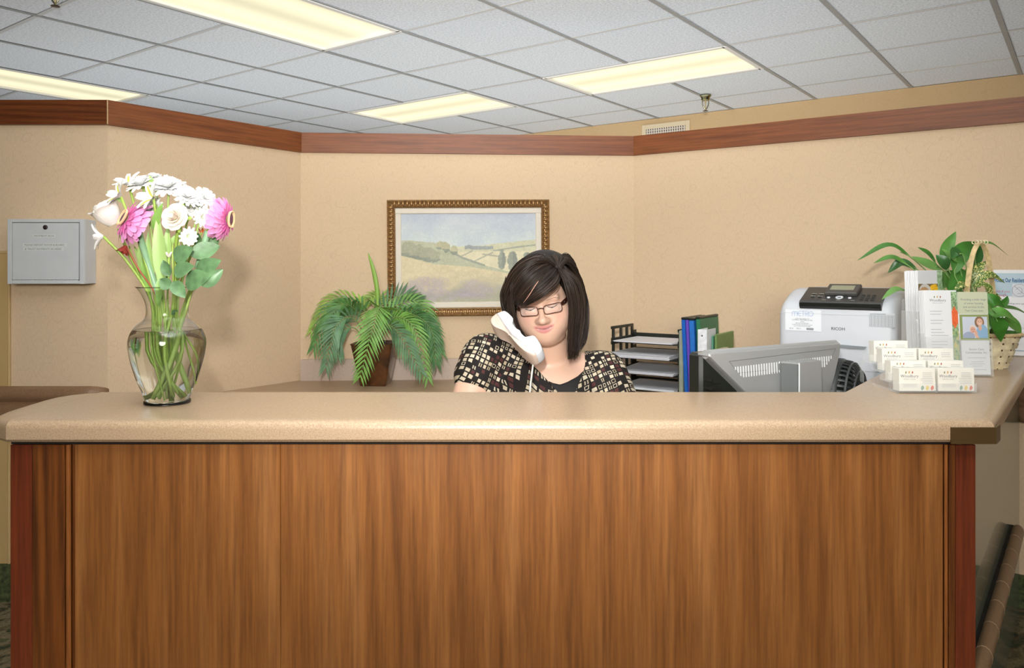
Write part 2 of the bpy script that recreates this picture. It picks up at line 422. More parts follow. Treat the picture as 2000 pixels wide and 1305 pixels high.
# ------------------------------------------------------------------ sprinklers and vent
brass = mat('sprinkler_chrome', (150, 150, 120), .22, 1.0)
def sprinkler(p, label):
    t = thing('fire_sprinkler', label, 'sprinkler', p)
    mb = MB(); mb.lathe([(.001, 0), (.038, -.001), (.040, -.006), (.036, -.010), (.030, -.020), (.028, -.034), (.024, -.038), (.001, -.038)], 24)
    mb.build('escutcheon', brass, t, 40)
    mb = MB()
    for sx in (-1, 1): mb.tube(spline([(sx * .022, 0, -.038), (sx * .021, 0, -.062), (sx * .012, 0, -.086), (sx * .004, 0, -.098)], 10), .0035, 8)
    mb.tube([(0, 0, -.095), (0, 0, -.108)], .005, 10)
    mb.build('frame_arm', brass, t, 60)
    mb = MB(); mb.tube([(0, 0, -.038), (0, 0, -.06), (0, 0, -.095)], [.007, .004, .004], 8)
    mb.build('glass_bulb', mat('sprinkler_bulb', (190, 170, 120), .1), t, 60)
    mb = MB(); mb.lathe([(.001, -.106), (.016, -.108), (.018, -.111), (.001, -.110)], 20); mb.build('deflector', mat('deflector_brown', (96, 74, 50), .35, .8), t, 40)
sprinkler(at(1378, 207, 5.39).xy.to_3d() + Vector((0, 0, CEIL)), 'pendant chrome fire sprinkler hanging above the right wood cap')
sprinkler(Vector((at(108, 0, 3.22).x, 3.22, CEIL)), 'fire sprinkler tip at the upper left corner of the ceiling')
va = Vector((.138, 6.98, 0)); vt = -far_t
def on_far(t, z): p = va + vt * t; return Vector((p.x, p.y, z))
vr0, vr1 = .305 * 3.733, .4153 * 3.733
ang = math.atan2(vt.y, vt.x); pc = on_far((vr0 + vr1) / 2, CEIL - .045 - .115)
t = thing('air_vent', 'beige louvred air vent high on the far wall behind wood cap', 'vent', pc, ang)
Wv, Hv = vr1 - vr0, .23
vm = mat('vent_beige', (226, 210, 176), .5)
mb = MB()
for sx in (-1, 1): mb.box((sx * (Wv / 2 - .018), -.008, 0), (.036, .012, Hv), bev=.003)
for sz in (-1, 1): mb.box((0, -.008, sz * (Hv / 2 - .018)), (Wv - .07, .012, .036), bev=.003)
mb.build('frame', vm, t)
mb = MB(); mb.box((0, -.002, 0), (Wv - .06, .003, Hv - .06)); mb.build('duct_opening', mat('vent_dark', (38, 34, 32), .8), t)
sl = MB(); sl.box((0, 0, 0), (.011, .005, Hv - .07), rotz(.5)); sl = sl.mesh('slat', mat('vent_slat', (214, 204, 190), .5))
ns = 17
for k in range(ns): link('slat', sl, t, (-(Wv - .075) / 2 + (k + .5) * (Wv - .075) / ns, -.008, 0))
mb = MB()
for k in range(7): mb.box((0, -.0045, -(Hv - .08) / 2 + (k + .5) * (Hv - .08) / 7), (Wv - .07, .003, .008))
mb.build('cross_bar', mat('vent_slat'), t)
# ------------------------------------------------------------------ handrails
def rail(name, label, a, b, z, mirror=False):
    """wall handrail: two-lobed vinyl section swept from a to b, its end turned back to the wall"""
    d = (b - a).normalized(); nrm = Vector((d.y, -d.x, 0)); L = (b - a).length
    t = thing(name, label, 'handrail', (a.x, a.y, z), math.atan2(d.y, d.x))
    prof = [(.0, .05), (.018, .058), (.038, .05), (.045, .032), (.040, .012), (.026, 0), (.026, -.006), (.042, -.016), (.045, -.042), (.036, -.066), (.012, -.076), (0, -.07)]
    mb = MB(); rings = []
    for x, s_ in ((0, 1), (L - .09, 1), (L - .05, .97), (L - .02, .8), (L - .005, .45), (L, .1)):
        rings.append([(x, -.045 - (y - .022) * (1 if s_ == 1 else .6 + .4 * s_) + (1 - s_) * .04, h * (1 if s_ > .9 else .75 + .25 * s_)) for y, h in prof])
    if mirror: rings = [[(L - x, y, h) for x, y, h in r][::-1] for r in rings]
    mb.loft(rings); mb.build('grip', vinyl, t, 40)
    for k in range(int(L / .8)): mb = MB(); mb.box((.3 + k * .8, -.024, -.012), (.05, .042, .07), bev=.004); mb.build('bracket', dark, t)
zr = CH - (757 - 520) / F * 2.83 - .057
rail('handrail', 'brown vinyl handrail along the left wall under the payment box', Vector((WP[0].x, 2.897, 0)), Vector((at(199, 760, 2.85).x, 2.897, 0)), zr)
e0 = WP[3] + (WP[5] - WP[3]).normalized() * 1.525
rail('handrail', 'dark end of the wall handrail behind the right end of the counter', e0, WP[5], zr + .005, True)
# ------------------------------------------------------------------ reception desk
CZ = CH - .31                                 # counter top height
CT = .043
NQ = Vector((.801, -.5985, 0)); DQ = Vector((.5985, .801, 0))   # outward normal and run of the right-hand return
def on_ret(nv, y):                            # point of the line n.p = nv at depth y
    return Vector(((nv + .5985 * y) / .801, y, 0))
OC = Vector((.965, 1.55, 0)); IC = on_ret(-.4845, 1.908)
def ret_end(nv):                              # where a return line meets the right wall
    a, b = WP[3], WP[5]; t = (b - a).normalized(); m = Vector((t.y, -t.x, 0)); p0 = on_ret(nv, 1.55)
    s_ = (a - p0).dot(m) / DQ.dot(m); return p0 + DQ * s_
def laminate():
    n = NT('countertop_laminate'); n.set(Roughness=.34); n.b.inputs['Specular IOR Level'].default_value = .5
    v = n.coord(); a = n.noise(v, 520, 2, .6); b = n.noise(v, 240, 3, .6)
    c = n.ramp(a, [(.3, (138, 108, 82)), (.45, (180, 152, 122)), (.6, (192, 166, 136)), (.72, (214, 192, 164))])
    n.col(n.mix(.35, c, n.ramp(b, [(.35, (164, 134, 104)), (.65, (204, 180, 150))])))
    n.set(Coat_Weight=.15, Coat_Roughness=.2); return n.m
lam = laminate()
lam_grey = mat('backsplash_laminate', (192, 172, 156), .45, mottle=(420, .07))
lam_desk = mat('worktop_laminate', (178, 152, 122), .4, mottle=(420, .06))
def profile_sweep(outer, inner, z0, z1, r, ends=True):
    """slab between two polylines; the outer edge is a rolled post-formed front"""
    rings = []
    for o_, i_ in zip(outer, inner):
        d = (o_ - i_); L = d.length; d = d / L; sc = L / min(L, L)
        ring = [Vector((i_.x, i_.y, z0)), Vector((i_.x, i_.y, z1))]
        ring += [i_ + d * (L - r * k_) + Vector((0, 0, z1 - r * q)) for k_, q in ((2.2, 0), (1.0, .02), (.55, .16), (.22, .42), (.05, .78), (0, 1.2))]
        ring += [i_ + d * L + Vector((0, 0, z0 + .006)), i_ + d * (L - .006) + Vector((0, 0, z0))]
        rings.append(ring[::-1])
    return rings
top = thing('countertop', 'long beige laminate countertop with rolled front edge and mitred right return', 'countertop', (0, 0, 0))
# front run: left end has a clipped front corner and a rounded back corner
mb = MB()
xl = -1.012
mb.loft(profile_sweep([Vector((xl, 1.55, 0)), Vector((0, 1.55, 0)), OC], [Vector((xl, 1.908, 0)), Vector((0, 1.908, 0)), IC], CZ - CT, CZ, .014))
mb.build('front_slab', lam, top, 30)
# left end piece, rolled edge wrapping the clipped corner
end_out = [Vector((-1.0125, 1.55, 0)), Vector((-1.05, 1.575, 0)), Vector((-1.075, 1.612, 0)), Vector((-1.086, 1.66, 0)), Vector((-1.088, 1.80, 0)), Vector((-1.083, 1.845, 0)), Vector((-1.065, 1.88, 0)), Vector((-1.035, 1.902, 0)), Vector((-1.0125, 1.908, 0))]
ctr = Vector((-1.0125, 1.72, 0))
mb = MB(); mb.loft(profile_sweep(end_out, [Vector((-1.0125, 1.60 + .25 * k / 8, 0)) for k in range(9)], CZ - CT, CZ, .014)); mb.build('end_slab', lam, top, 30)
re_o, re_i = ret_end(-.1547) - DQ * .006, ret_end(-.4845) - DQ * .006
mb = MB(); mb.loft(profile_sweep([OC + DQ * .0008, (OC + re_o) / 2, re_o], [IC + DQ * .0008, (IC + re_i) / 2, re_i], CZ - CT, CZ, .014)); mb.build('return_slab', lam, top, 30)
cg = mat('corner_guard_bronze', (98, 74, 44), .4, .4)
gl = at(1856, 840, 1.55).x
mb = MB()
prof = [(0, CZ - CT + .0), (0, CZ - .013)]
zz0, zz1 = CZ - CT - .002, CZ - .012
mb.prism([(gl, 1.546), (OC.x + .0015, 1.546), (OC.x + .0015 + DQ.x * .045 + NQ.x * .003, 1.546 + DQ.y * .045 + NQ.y * .003), (OC.x + DQ.x * .045, 1.55 + DQ.y * .045), (OC.x, 1.55), (gl, 1.55)], zz0, zz1)
mb.build('corner_guard', cg, top)['label'] = 'bronze corner guard'
# cabinet under the counter
desk = thing('reception_desk', 'wood-grain reception desk front under the beige countertop', 'desk', (0, 0, 0))
PY = 1.57; PT = CZ - CT - .001
def X(px, d=PY): return (px - 1000) / F * d
def board(name, px0, px1, y0, th, m, z0=.0, z1=None, label=None, bev=.001):
    x0, x1 = X(px0, y0), X(px1, y0); z1 = z1 or PT - .008
    mb = MB(); mb.box((0, 0, 0), (x1 - x0, th, z1 - z0), bev=bev)
    o = mb.build(name, m, desk); o.location = ((x0 + x1) / 2, y0 + th / 2, (z0 + z1) / 2)
    if label: o['label'] = label
    return o
board('corner_post', 20, 62, PY, .03, post_wood, label='reddish left corner post')
board('stile', 62.6, 126, PY, .03, stile_wood, label='stile with dark cathedral grain')
board('front_panel', 146, 547.1, PY + .003, .02, desk_wood)
board('front_panel', 547.5, 1842, PY + .003, .02, desk_wood)
board('stile', 1854, 1866, PY, .03, stile_wood)
board('corner_post', 1866.5, 1906, PY, .03, post_wood, label='reddish right corner post')
for a, b in ((127, 137), (1846, 1853)):
    x0, x1 = X(a), X(b); mb = MB(); r = (x1 - x0) / 2
    mb.loft([[(r * math.cos(k * PI / 8), -r * math.sin(k * PI / 8), z) for k in range(9)] for z in (0, PT - .008)])
    o = mb.build('bead_moulding', bead_wood, desk, 60); o.location = ((x0 + x1) / 2, PY + .004, 0)
mb = MB(); mb.box((-.04, PY + .018, (PT - .009) / 2), (1.95, .012, PT - .009)); mb.build('backing_board', stile_wood, desk)
mb = MB(); mb.box((X(963), PY + .010, PT - .0035), (X(1906) - X(20), .014, .007)); mb.build('dark_strip', dark, desk)  # thin near-black strip between front boards and countertop
# glossy grey side panel under the return, set back under the overhang
sp0, sp1 = on_ret(-.2105, 1.572), ret_end(-.2105)
side_m = mat('side_panel_gloss', (112, 122, 108), .22, spec=.6, Coat_Weight=.4)
mb = MB(); mb.prism([sp0, sp1 - DQ * .012, sp1 - DQ * .012 - NQ * .02, sp0 - NQ * .02], 0, PT); mb.build('side_panel', side_m, desk)
mb = MB(); q0, q1 = on_ret(-.4845 + .02, 1.9), ret_end(-.4645)
mb.prism([IC + NQ * .02 + DQ * .03, q1 - DQ * .02, q1 - DQ * .02 + NQ * .02, IC + NQ * .04 + DQ * .03], 0, PT); mb.build('inner_panel', lam_desk, desk)
mb = MB(); mb.box((-.1, 1.885, PT / 2), (1.83, .02, PT)); mb.build('inner_panel', lam_desk, desk)
mb = MB(); mb.box((-1.014, 1.74, PT / 2), (.016, .3, PT)); mb.build('end_panel', post_wood, desk)
# low crash rail along the side panel, in short jointed lengths
cr = thing('crash_rail', 'brown jointed crash rail low along the desk side panel', 'rail', (0, 0, 0))
zc = CH - .85
vin2 = mat('crash_rail_vinyl', (136, 104, 74), .42, mottle=(180, .07)); jm = mat('joint_light', (196, 170, 138), .5)
ra, rb = on_ret(-.166, 1.40), sp1 - DQ * .42 + NQ * .0225
ra = on_ret(-.188, 1.57); Lr = (rb - ra).length; step = .145; prof = [(.018 * math.cos(q), .024 * math.sin(q)) for q in (2 * PI * k / 14 for k in range(14))]
k = 0; a = 0
def sect(s_, sc=1): return [ra + DQ * s_ + NQ * (x * sc) + Vector((0, 0, zc + z * sc)) for x, z in prof]
while a < Lr - .02:
    b = min(a + step, Lr); mb = MB()
    if b == Lr: mb.loft([sect(a + .001), sect(b - .03), sect(b - .01, .9), sect(b, .6)])
    else: mb.loft([sect(a + .001), sect(b - .001)])
    mb.build('rail_segment', vin2, cr, 40)
    if b < Lr: m2 = MB(); m2.loft([sect(b - .0015, 1.02), sect(b + .0015, 1.02)]); m2.build('joint_ring', jm, cr)
    a = b
mb = MB(); mb.prism([ra - NQ * .012, rb - NQ * .012, rb - NQ * .0225, ra - NQ * .0225], zc - .02, zc + .015); mb.build('mounting_bar', dark, cr)
# ------------------------------------------------------------------ work surfaces behind the counter
BZ = CH - .53
wk = thing('back_counter', 'low back counter along the papered walls below the painting', 'counter', (0, 0, 0))
wl_ = [Vector((-1.45, 2.978, 0)), WP[2], WP[3], ret_end(-.52)]
fr = offset(wl_, .62)
mb = MB(); mb.prism([p for p in offset(wl_, .002)] + fr[::-1], BZ - .035, BZ); mb.build('top', lam_desk, wk)
bs0, bs1 = at(566, 720, 3.585), at(1240, 720, 3.68)
pl = offset([WP[2], WP[3]], .0015); pf = offset([WP[2], WP[3]], .021)
cut = (pl[1] - pl[0]).normalized()
mb = MB(); mb.prism([pl[0] + cut * .012, pl[1], pf[1], pf[0] + cut * .004], BZ, BZ + .098); mb.build('backsplash', lam_grey, wk)
mb = MB(); fr2 = offset(wl_, .58)
mb.prism([p for p in offset(wl_, .56)] + fr2[::-1], 0, BZ - .036); mb.build('base_panel', stile_wood, wk)
iw = thing('work_desk', 'inner work surface behind the high counter under the monitor', 'desk', (0, 0, 0))
mb = MB(); mb.prism([(-.98, 1.9), (.78, 1.9), (1.02, 2.2), (.80, 2.36), (.5, 2.20), (-.98, 2.20)], BZ - .035, BZ); mb.build('top', lam_desk, iw)
for x in (-.95, .75): mb = MB(); mb.box((x, 2.05, (BZ - .036) / 2), (.03, .26, BZ - .036)); mb.build('leg', stile_wood, iw)
# ------------------------------------------------------------------ picture-to-object helpers
def hit(px, py, p0, n):                       # where the sight line of a photo point meets a real plane
    o = Vector((0, 0, CH)); d = Vector(((px - 1000) / F, 1, -(py - HY) / F)); n = Vector(n); return o + d * ((Vector(p0) - o).dot(n) / d.dot(n))
def frame_of(o): return Matrix.LocRotScale(o.location, o.rotation_euler, None).inverted()
def paint_grid(W, H, nx, ny, fn):
    """flat printed / painted sheet in the local XZ plane, colours from fn(u, v) -> rgb 0..255 arrays"""
    u, v = np.meshgrid(np.linspace(0, 1, nx), np.linspace(0, 1, ny)); col = fn(u, v)
    vs = np.stack([(u - .5) * W, np.zeros_like(u), (.5 - v) * H], -1).reshape(-1, 3)
    i = np.arange(nx * ny).reshape(ny, nx)
    f = np.stack([i[:-1, :-1], i[1:, :-1], i[1:, 1:], i[:-1, 1:]], -1).reshape(-1, 4)
    me = bpy.data.meshes.new('sheet'); me.from_pydata(vs.tolist(), [], f.tolist())
    set_col(me, col.reshape(-1, 3)); return me
def set_col(me, rgb):
    c = np.clip(np.asarray(rgb, float) / 255, 0, 1); l = np.where(c <= .04045, c / 12.92, ((c + .055) / 1.055) ** 2.4)
    a = me.color_attributes.new('Col', 'FLOAT_COLOR', 'POINT')
    a.data.foreach_set('color', np.concatenate([l, np.ones((len(l), 1))], 1).astype(np.float32).ravel())
def vnoise(u, v, s, seed=0):                  # smooth value noise on arrays
    r = np.random.RandomState(seed).rand(64, 64); x, y = u * s, v * s
    x0, y0 = np.floor(x).astype(int), np.floor(y).astype(int); fx, fy = x - x0, y - y0
    fx, fy = fx * fx * (3 - 2 * fx), fy * fy * (3 - 2 * fy); g = lambda a, b: r[a % 64, b % 64]
    return (g(x0, y0) * (1 - fx) + g(x0 + 1, y0) * fx) * (1 - fy) + (g(x0, y0 + 1) * (1 - fx) + g(x0 + 1, y0 + 1) * fx) * fy
def fbm(u, v, s, seed=0): return .5 * vnoise(u, v, s, seed) + .3 * vnoise(u, v, s * 2.1, seed + 1) + .2 * vnoise(u, v, s * 4.3, seed + 2)
# ------------------------------------------------------------------ framed landscape
def landscape(u, v):
    C = lambda *c: np.array(c, float)
    n1, n2, n3 = fbm(u * 1.5, v, 6, 1), fbm(u, v, 22, 5), fbm(u * 1.5, v, 60, 9)
    t = np.clip(v / .4, 0, 1)[..., None]
    col = C(184, 194, 212) * (1 - t) + C(206, 222, 222) * t
    col = col + ((n1 - .5) * 50)[..., None] * C(.9, .7, .3) + ((n3 - .5) * 16)[..., None]
    def put(m, c, soft=None):
        nonlocal col
        m = m.astype(float)[..., None] if m.dtype == bool else np.clip(m, 0, 1)[..., None]
        col = col * (1 - m) + (np.asarray(c, float) + ((n2 - .5) * 30 + (n3 - .5) * 26)[..., None]) * m
    j = (n2 - .5) * .03
    hr = np.interp(u, [0, .42, .6, .72, 1], [.5, .37, .36, .34, .30]) + j * .4
    put(v > hr, (206, 204, 160))
    put((np.abs(v - np.interp(u, [.7, .85, 1], [.42, .385, .36])) < .008 + j * .4) & (u > .68), (140, 146, 128))
    put((np.abs(v - .385 - j) < .022) & (u > .47) & (u < .68), (132, 142, 140))
    put((v > .43 + j * .3) & (u > .42), (226, 216, 170))
    for a, b, c, d in ((.42, .5, .53, .42), (.51, .56, .68, .44), (.6, .46, .78, .5)):
        q = a + (c - a) * np.clip((v - b) / (d - b + 1e-6), 0, 1); put((np.abs(v - (b + (d - b) * np.clip((u - a) / (c - a), 0, 1))) < .008) & (u > a) & (u < c), (160, 160, 132))
    hl = np.interp(u, [0, .05, .25, .45, .6, .8, 1], [.305, .30, .33, .50, .58, .66, .72]) + j * .3
    put(v > hl, (176, 180, 142))
    put((np.abs(v - hl) < .012) & (u > .35) & (u < .62), (132, 138, 118))
    for cx, cy, rx, ry in ((.05, .41, .06, .09), (.13, .44, .07, .08), (.2, .46, .06, .09), (.25, .49, .04, .07), (.285, .36, .03, .05), (.33, .38, .035, .055), (.39, .41, .03, .055)):
        e = ((u - cx) / rx) ** 2 + ((v - cy) / ry) ** 2 + (n2 - .5) * 1.2; put(e < 1, (150, 152, 118) if cx < .26 else (176, 172, 126))
        put((e < 1) & (v > cy + ry * .35), (116, 124, 104))
    fg = np.interp(u, [0, .25, .5, .8, 1], [.47, .57, .60, .68, .74]) + j * .3
    t = np.clip((v - fg) / .5, 0, 1)
    put(v > fg, (220, 200, 148)); put(np.clip((v - fg) * 8, 0, 1) * np.clip((u - .2) * 2, 0, 1) * .5 * (v > fg), (186, 184, 140))
    put(np.clip((v - .80) * 6 + (n1 - .5) * 1.5, 0, .8), (150, 150, 122))
    for cx, cy, rx, ry in ((.2, .79, .2, .09), (.56, .86, .2, .13), (.3, .92, .3, .08), (.05, .88, .14, .08)):
        e = 1 - ((u - cx) / rx) ** 2 - ((v - cy) / ry) ** 2; put(np.clip(e * .7 * (e > 0) + (n2 - .5) * 1.1 * (e > 0) + (n3 - .5) * .8 * (e > 0), 0, .6), (150, 132, 152))
    for cx, cy, rx, ry in ((.745, .53, .03, .115), (.825, .55, .04, .12), (.93, .47, .025, .03)):
        e = ((u - cx) / rx) ** 2 + ((v - cy) / ry) ** 2 + (n2 - .5) * 1.1; put(e < 1, (128, 136, 116)); put((e < .8) & (u > cx), (104, 114, 100))
    col = col * .8 + np.array((226, 226, 214.)) * .2
    p = np.pad(col, ((1, 1), (1, 1), (0, 0)), 'edge'); col = (p[:-2, 1:-1] + p[2:, 1:-1] + p[1:-1, :-2] + p[1:-1, 2:] + 2 * col) / 6
    col = col * .85 + np.array((222, 222, 216.)) * .15
    return col + ((np.random.RandomState(3).rand(*u.shape) > .985) * 36)[..., None]  # random bright specks painted in as sparkle of the glossy canvas
wall_t = (WP[3] - WP[2]).normalized(); wall_n = Vector((wall_t.y, -wall_t.x, 0)); aw = math.atan2(wall_t.y, wall_t.x)
pc = hit(916, 503.5, WP[2] + wall_n * .02, wall_n)
pic = thing('framed_painting', 'framed landscape painting with ribbed bronze frame on the back wall', 'painting', pc, rot=(0, math.radians(-.5), aw))
PW, PH, FW = .757, .542, .037
bronze = mat('frame_bronze', (150, 116, 74), .38, .55, mottle=(90, .18))
cream = mat('liner_linen', (228, 220, 204), .7, mottle=(500, .03))
for (cx, cz, L, rot) in ((0, PH / 2, PW, 0), (0, -PH / 2, PW, PI), (-PW / 2, 0, PH, -PI / 2), (PW / 2, 0, PH, PI / 2)):
    R = Matrix.Rotation(rot, 4, 'Y'); mb = MB(); pr = [(0, .018), (.0, -.012), (-.006, -.016), (-.012, -.010), (-.024, -.008), (-.030, -.014), (-.037, -.008), (-.037, .018)]
    mb.loft([[R @ Vector((s_ * (L / 2 + z), y, z)) for z, y in pr] for s_ in (-1, 1)])
    o = mb.build('frame_side', bronze, pic, 40); o.location = (cx, 0, cz)
    mb = MB(); nb = int((L - .05) / .0196)
    for k in range(nb):
        x = (k - (nb - 1) / 2) * .0196; mb.ell(R @ Vector((x, -.010, -.018)), (.0068, .010, .0125) if rot in (0, PI) else (.0125, .010, .0068), 8, 6)
    o = mb.build('ribbing', mat('frame_bead', (180, 142, 94), .32, .6), pic, 180); o.location = (cx, 0, cz); o['kind'] = 'stuff'
iw_, ih_ = PW - 2 * FW, PH - 2 * FW; lw = .027
for (cx, cz, sx, sz) in ((0, ih_ / 2 - lw / 2, iw_, lw), (0, -ih_ / 2 + lw / 2, iw_, lw), (-iw_ / 2 + lw / 2, 0, lw, ih_ - 2 * lw), (iw_ / 2 - lw / 2, 0, lw, ih_ - 2 * lw)):
    mb = MB(); mb.box((0, 0, 0), (sx + (.004 if sx > .1 else 0), .012, sz), bev=.003); o = mb.build('liner', cream, pic); o.location = (cx, .004, cz)
cm = paint_grid(iw_ - 2 * lw + .002, ih_ - 2 * lw + .002, 400, 266, landscape)
n = NT('canvas_paint'); n.set(Roughness=.45); n.col(n.n('ShaderNodeVertexColor', layer_name='Col').outputs[0]); n.bump(n.noise(n.coord(), 420, 3), .7, .002)
cm.materials.append(n.m); link('canvas', cm, pic, (0, .006, 0))
# ------------------------------------------------------------------ payment box
bx0, bx1, bz0, bz1, bd = -1.831, -1.553, 1.185, 1.421, 2.814
box = thing('payment_box', 'grey locking metal payment box on the left wall beside the bouquet', 'box', ((bx0 + bx1) / 2, 2.8965, bz0))
grey = mat('payment_box_enamel', (204, 208, 210), .45, mottle=(14, .015)); groove = mat('groove_dark', (70, 74, 78), .7)
bw, bh = bx1 - bx0, bz1 - bz0; dp = 2.8965 - bd
mb = MB(); mb.box((0, -dp / 2 + .002, bh / 2), (bw, dp - .004, bh), bev=.002)
for sx in (-1, 1): mb.box((sx * (bw / 2 - .008), -dp + .001, bh / 2), (.016, .006, bh), bev=.001)
for z in (.007, bh - .006): mb.box((0, -dp + .001, z), (bw - .033, .006, .012), bev=.001)
mb.build('body', grey, box)
mb = MB(); mb.box((0, -dp + .0035, bh / 2 + .001), (bw - .033, .001, bh - .025)); mb.build('door_gap', groove, box)
mb = MB(); mb.box((-.001, -dp + .0015, bh / 2 + .001), (bw - .037, .006, bh - .030), bev=.001); door = mb.build('door', grey, box)
mb = MB(); mb.lathe([(.001, .008), (.004, .008), (.0045, .004), (.0085, .003), (.0085, 0)], 20); o = mb.build('lock', mat('lock_chrome', (150, 140, 150), .2, 1), door, 50); o.rotation_euler = (PI / 2, 0, 0); o.location = (.000, -dp - .0015, bh - .030)
mb = MB(); nk = 15
for k in range(nk): mb.tube([(-bw / 2 + .02 + (bw - .04) * (k + .05) / nk, -dp - .0005, .0135), (-bw / 2 + .02 + (bw - .04) * (k + .9) / nk, -dp - .0005, .0135)], .0018, 8)
o = mb.build('hinge', grey, door); o['kind'] = 'stuff'
lab_m = mat('label_tape', (214, 220, 216), .4); ink = mat('ink_grey', (112, 116, 118), .6)
def box_label(px0, px1, py0, py1, s):
    M_ = frame_of(box); a, b = hit(px0, py0, (0, bd - .002, 0), (0, 1, 0)), hit(px1, py1, (0, bd - .002, 0), (0, 1, 0)); a, b = M_ @ a, M_ @ b
    mb = MB(); mb.box(((a.x + b.x) / 2, -dp - .0019, (a.z + b.z) / 2), (b.x - a.x, .0006, a.z - b.z)); l = mb.build('label_strip', lab_m, door)
    mb = MB(); h = a.z - b.z; text(mb, s, h * .78, ((a.x + b.x) / 2, -dp - .0023, b.z + h * .24), (1, 0, 0), (0, 0, 1), wide=(b.x - a.x) * .9 / (h * .78) / TW(s)); mb.build('lettering', ink, door)
def TW(s):                                    # width of a line of text at size 1
    mb = MB(); text(mb, s, 1, (0, 0, 0), (1, 0, 0), (0, 1, 0)); return max(p[0] for p in mb.v) - min(p[0] for p in mb.v)
box_label(65, 108, 457.8, 464, 'PAYMENT BOX'); box_label(44, 130, 475, 482, 'PLEASE DEPOSIT ROOM & BOARD'); box_label(45, 124, 483.2, 490, '& TRUST PAYMENTS IN HERE!')
# ------------------------------------------------------------------ silk palm in a tapered pot
pp = at(729, 755, 3.415); potz = BZ
palm = thing('potted_palm', 'silk palm in a dark tapered square pot below the painting', 'plant', (pp.x + .0, 3.415 + .06, potz), rz=-.06)
pot_m = mat('pot_bronze_glaze', (70, 42, 20), .25, mottle=(14, .5), Coat_Weight=.5)
def sq(h, z, r=.15): 
    out = []
    for cx, cy in ((1, 1), (-1, 1), (-1, -1), (1, -1)):
        for k in range(4): a = math.atan2(cy, cx) - PI / 4 + k * PI / 6; out.append((cx * h * (1 - r) + h * r * math.cos(a), cy * h * (1 - r) + h * r * math.sin(a), z))
    return out
mb = MB(); mb.loft([sq(.056, 0), sq(.058, .004), sq(.092, .182), sq(.096, .188), sq(.09, .19), sq(.084, .176)], True); mb.build('pot', pot_m, palm, 50)
mb = MB(); mb.loft([sq(.084, .165), sq(.083, .172)]); mb.build('moss', mat('moss', (70, 66, 34), .95, bump=(120, .8)), palm)
greens = [mat('palm_' + str(i), c, .5, mottle=(30, .14)) for i, c in enumerate(((112, 160, 72), (84, 132, 66), (94, 134, 94), (146, 178, 78), (66, 112, 58)))]
rachis_m = mat('palm_stem', (128, 146, 84), .5)
Mi = frame_of(palm)
def frond(pts, n, ll, gi, wid=.0104, face=(0, -1, 0), first=.0, droop=.25, spread=.9):
    """pts: world points of the midrib; leaflets in two ranks lying in the plane that faces 'face'"""
    sp = spline([Mi @ Vector(p) for p in pts], 28); L = sum((b - a).length for a, b in zip(sp, sp[1:])); mb = MB()
    fc = Vector(face)
    mb.m = 1; mb.tube(sp, [.0032 * (1 - .8 * i / 28) for i in range(29)], 5); mb.m = 0
    for k in range(n):
        t = first + (1 - first) * (k + .5) / n; q = t * 28; i = min(int(q), 27); p = sp[i].lerp(sp[i + 1], q - i); tg = (sp[i + 1] - sp[i]).normalized()
        f = (fc - tg * fc.dot(tg)); f = f.normalized() if f.length > .05 else Vector((1, 0, 0)); side = tg.cross(f)
        l = ll * (math.sin(PI * min(1, .12 + .80 * t)) ** .6) * random.uniform(.88, 1.1)
        for sg in (-1, 1):
            d = (side * sg * (spread * (1 - .4 * t)) + tg * (.55 + .45 * t) - f * random.uniform(-.12, .2)).normalized()
            w_ = d.cross(f).normalized() * wid * random.uniform(.8, 1.1) / 2; rows = []
            for m in range(5):
                s_ = m / 4; c = p + d * l * s_ + Vector((0, 0, -1)) * droop * l * s_ * s_
                ww = w_ * (.5 + 1.4 * s_ if s_ < .4 else 1.25 * (1 - s_) / .6 + .03); up = f * .0016 * (1 - s_)
                rows.append([c - ww, c + up, c + ww])
            mb.sheet(rows)
    return mb.build('frond', [greens[gi], rachis_m], palm, 180)
b0 = (727, 668)
D0 = 3.47
def fr_(pl, *a, **k): frond([at(x, y, d) for x, y, d in pl], *a, **k)
fr_([(725, 672, 3.47), (715, 600, 3.52), (650, 582, 3.54), (606, 650, 3.52)], 17, 0.082, 3, droop=.4, first=.3)
fr_([(725, 672, 3.47), (708, 602, 3.46), (650, 604, 3.42), (612, 680, 3.40)], 19, 0.099, 1, droop=.45, first=.28)
fr_([(722, 672, 3.46), (690, 622, 3.38), (655, 640, 3.31), (636, 718, 3.30)], 19, 0.099, 2, droop=.3, first=.25)
fr_([(720, 672, 3.46), (690, 640, 3.42), (662, 655, 3.38), (660, 697, 3.37)], 11, 0.071, 2, droop=.5, first=.35)
fr_([(724, 670, 3.46), (700, 612, 3.44), (668, 596, 3.36), (632, 640, 3.32)], 19, 0.088, 1, droop=.4, first=.3)
fr_([(728, 672, 3.48), (728, 610, 3.55), (742, 578, 3.58), (700, 590, 3.58)], 12, 0.071, 3, droop=.2, first=.4)
fr_([(728, 672, 3.48), (742, 612, 3.53), (780, 578, 3.55), (822, 586, 3.55)], 14, 0.078, 4, droop=-.1, first=.3)
fr_([(732, 672, 3.48), (752, 612, 3.53), (818, 590, 3.53), (856, 665, 3.50)], 20, 0.097, 0, droop=.4, first=.25)
fr_([(732, 672, 3.47), (760, 622, 3.48), (822, 612, 3.46), (862, 690, 3.42)], 20, 0.094, 1, droop=.45, first=.25)
fr_([(731, 672, 3.45), (765, 622, 3.38), (808, 640, 3.32), (836, 742, 3.31)], 22, 0.085, 0, droop=.35, first=.2)
fr_([(731, 672, 3.45), (755, 636, 3.38), (785, 660, 3.31), (822, 728, 3.30)], 19, 0.094, 2, droop=.3, first=.22)
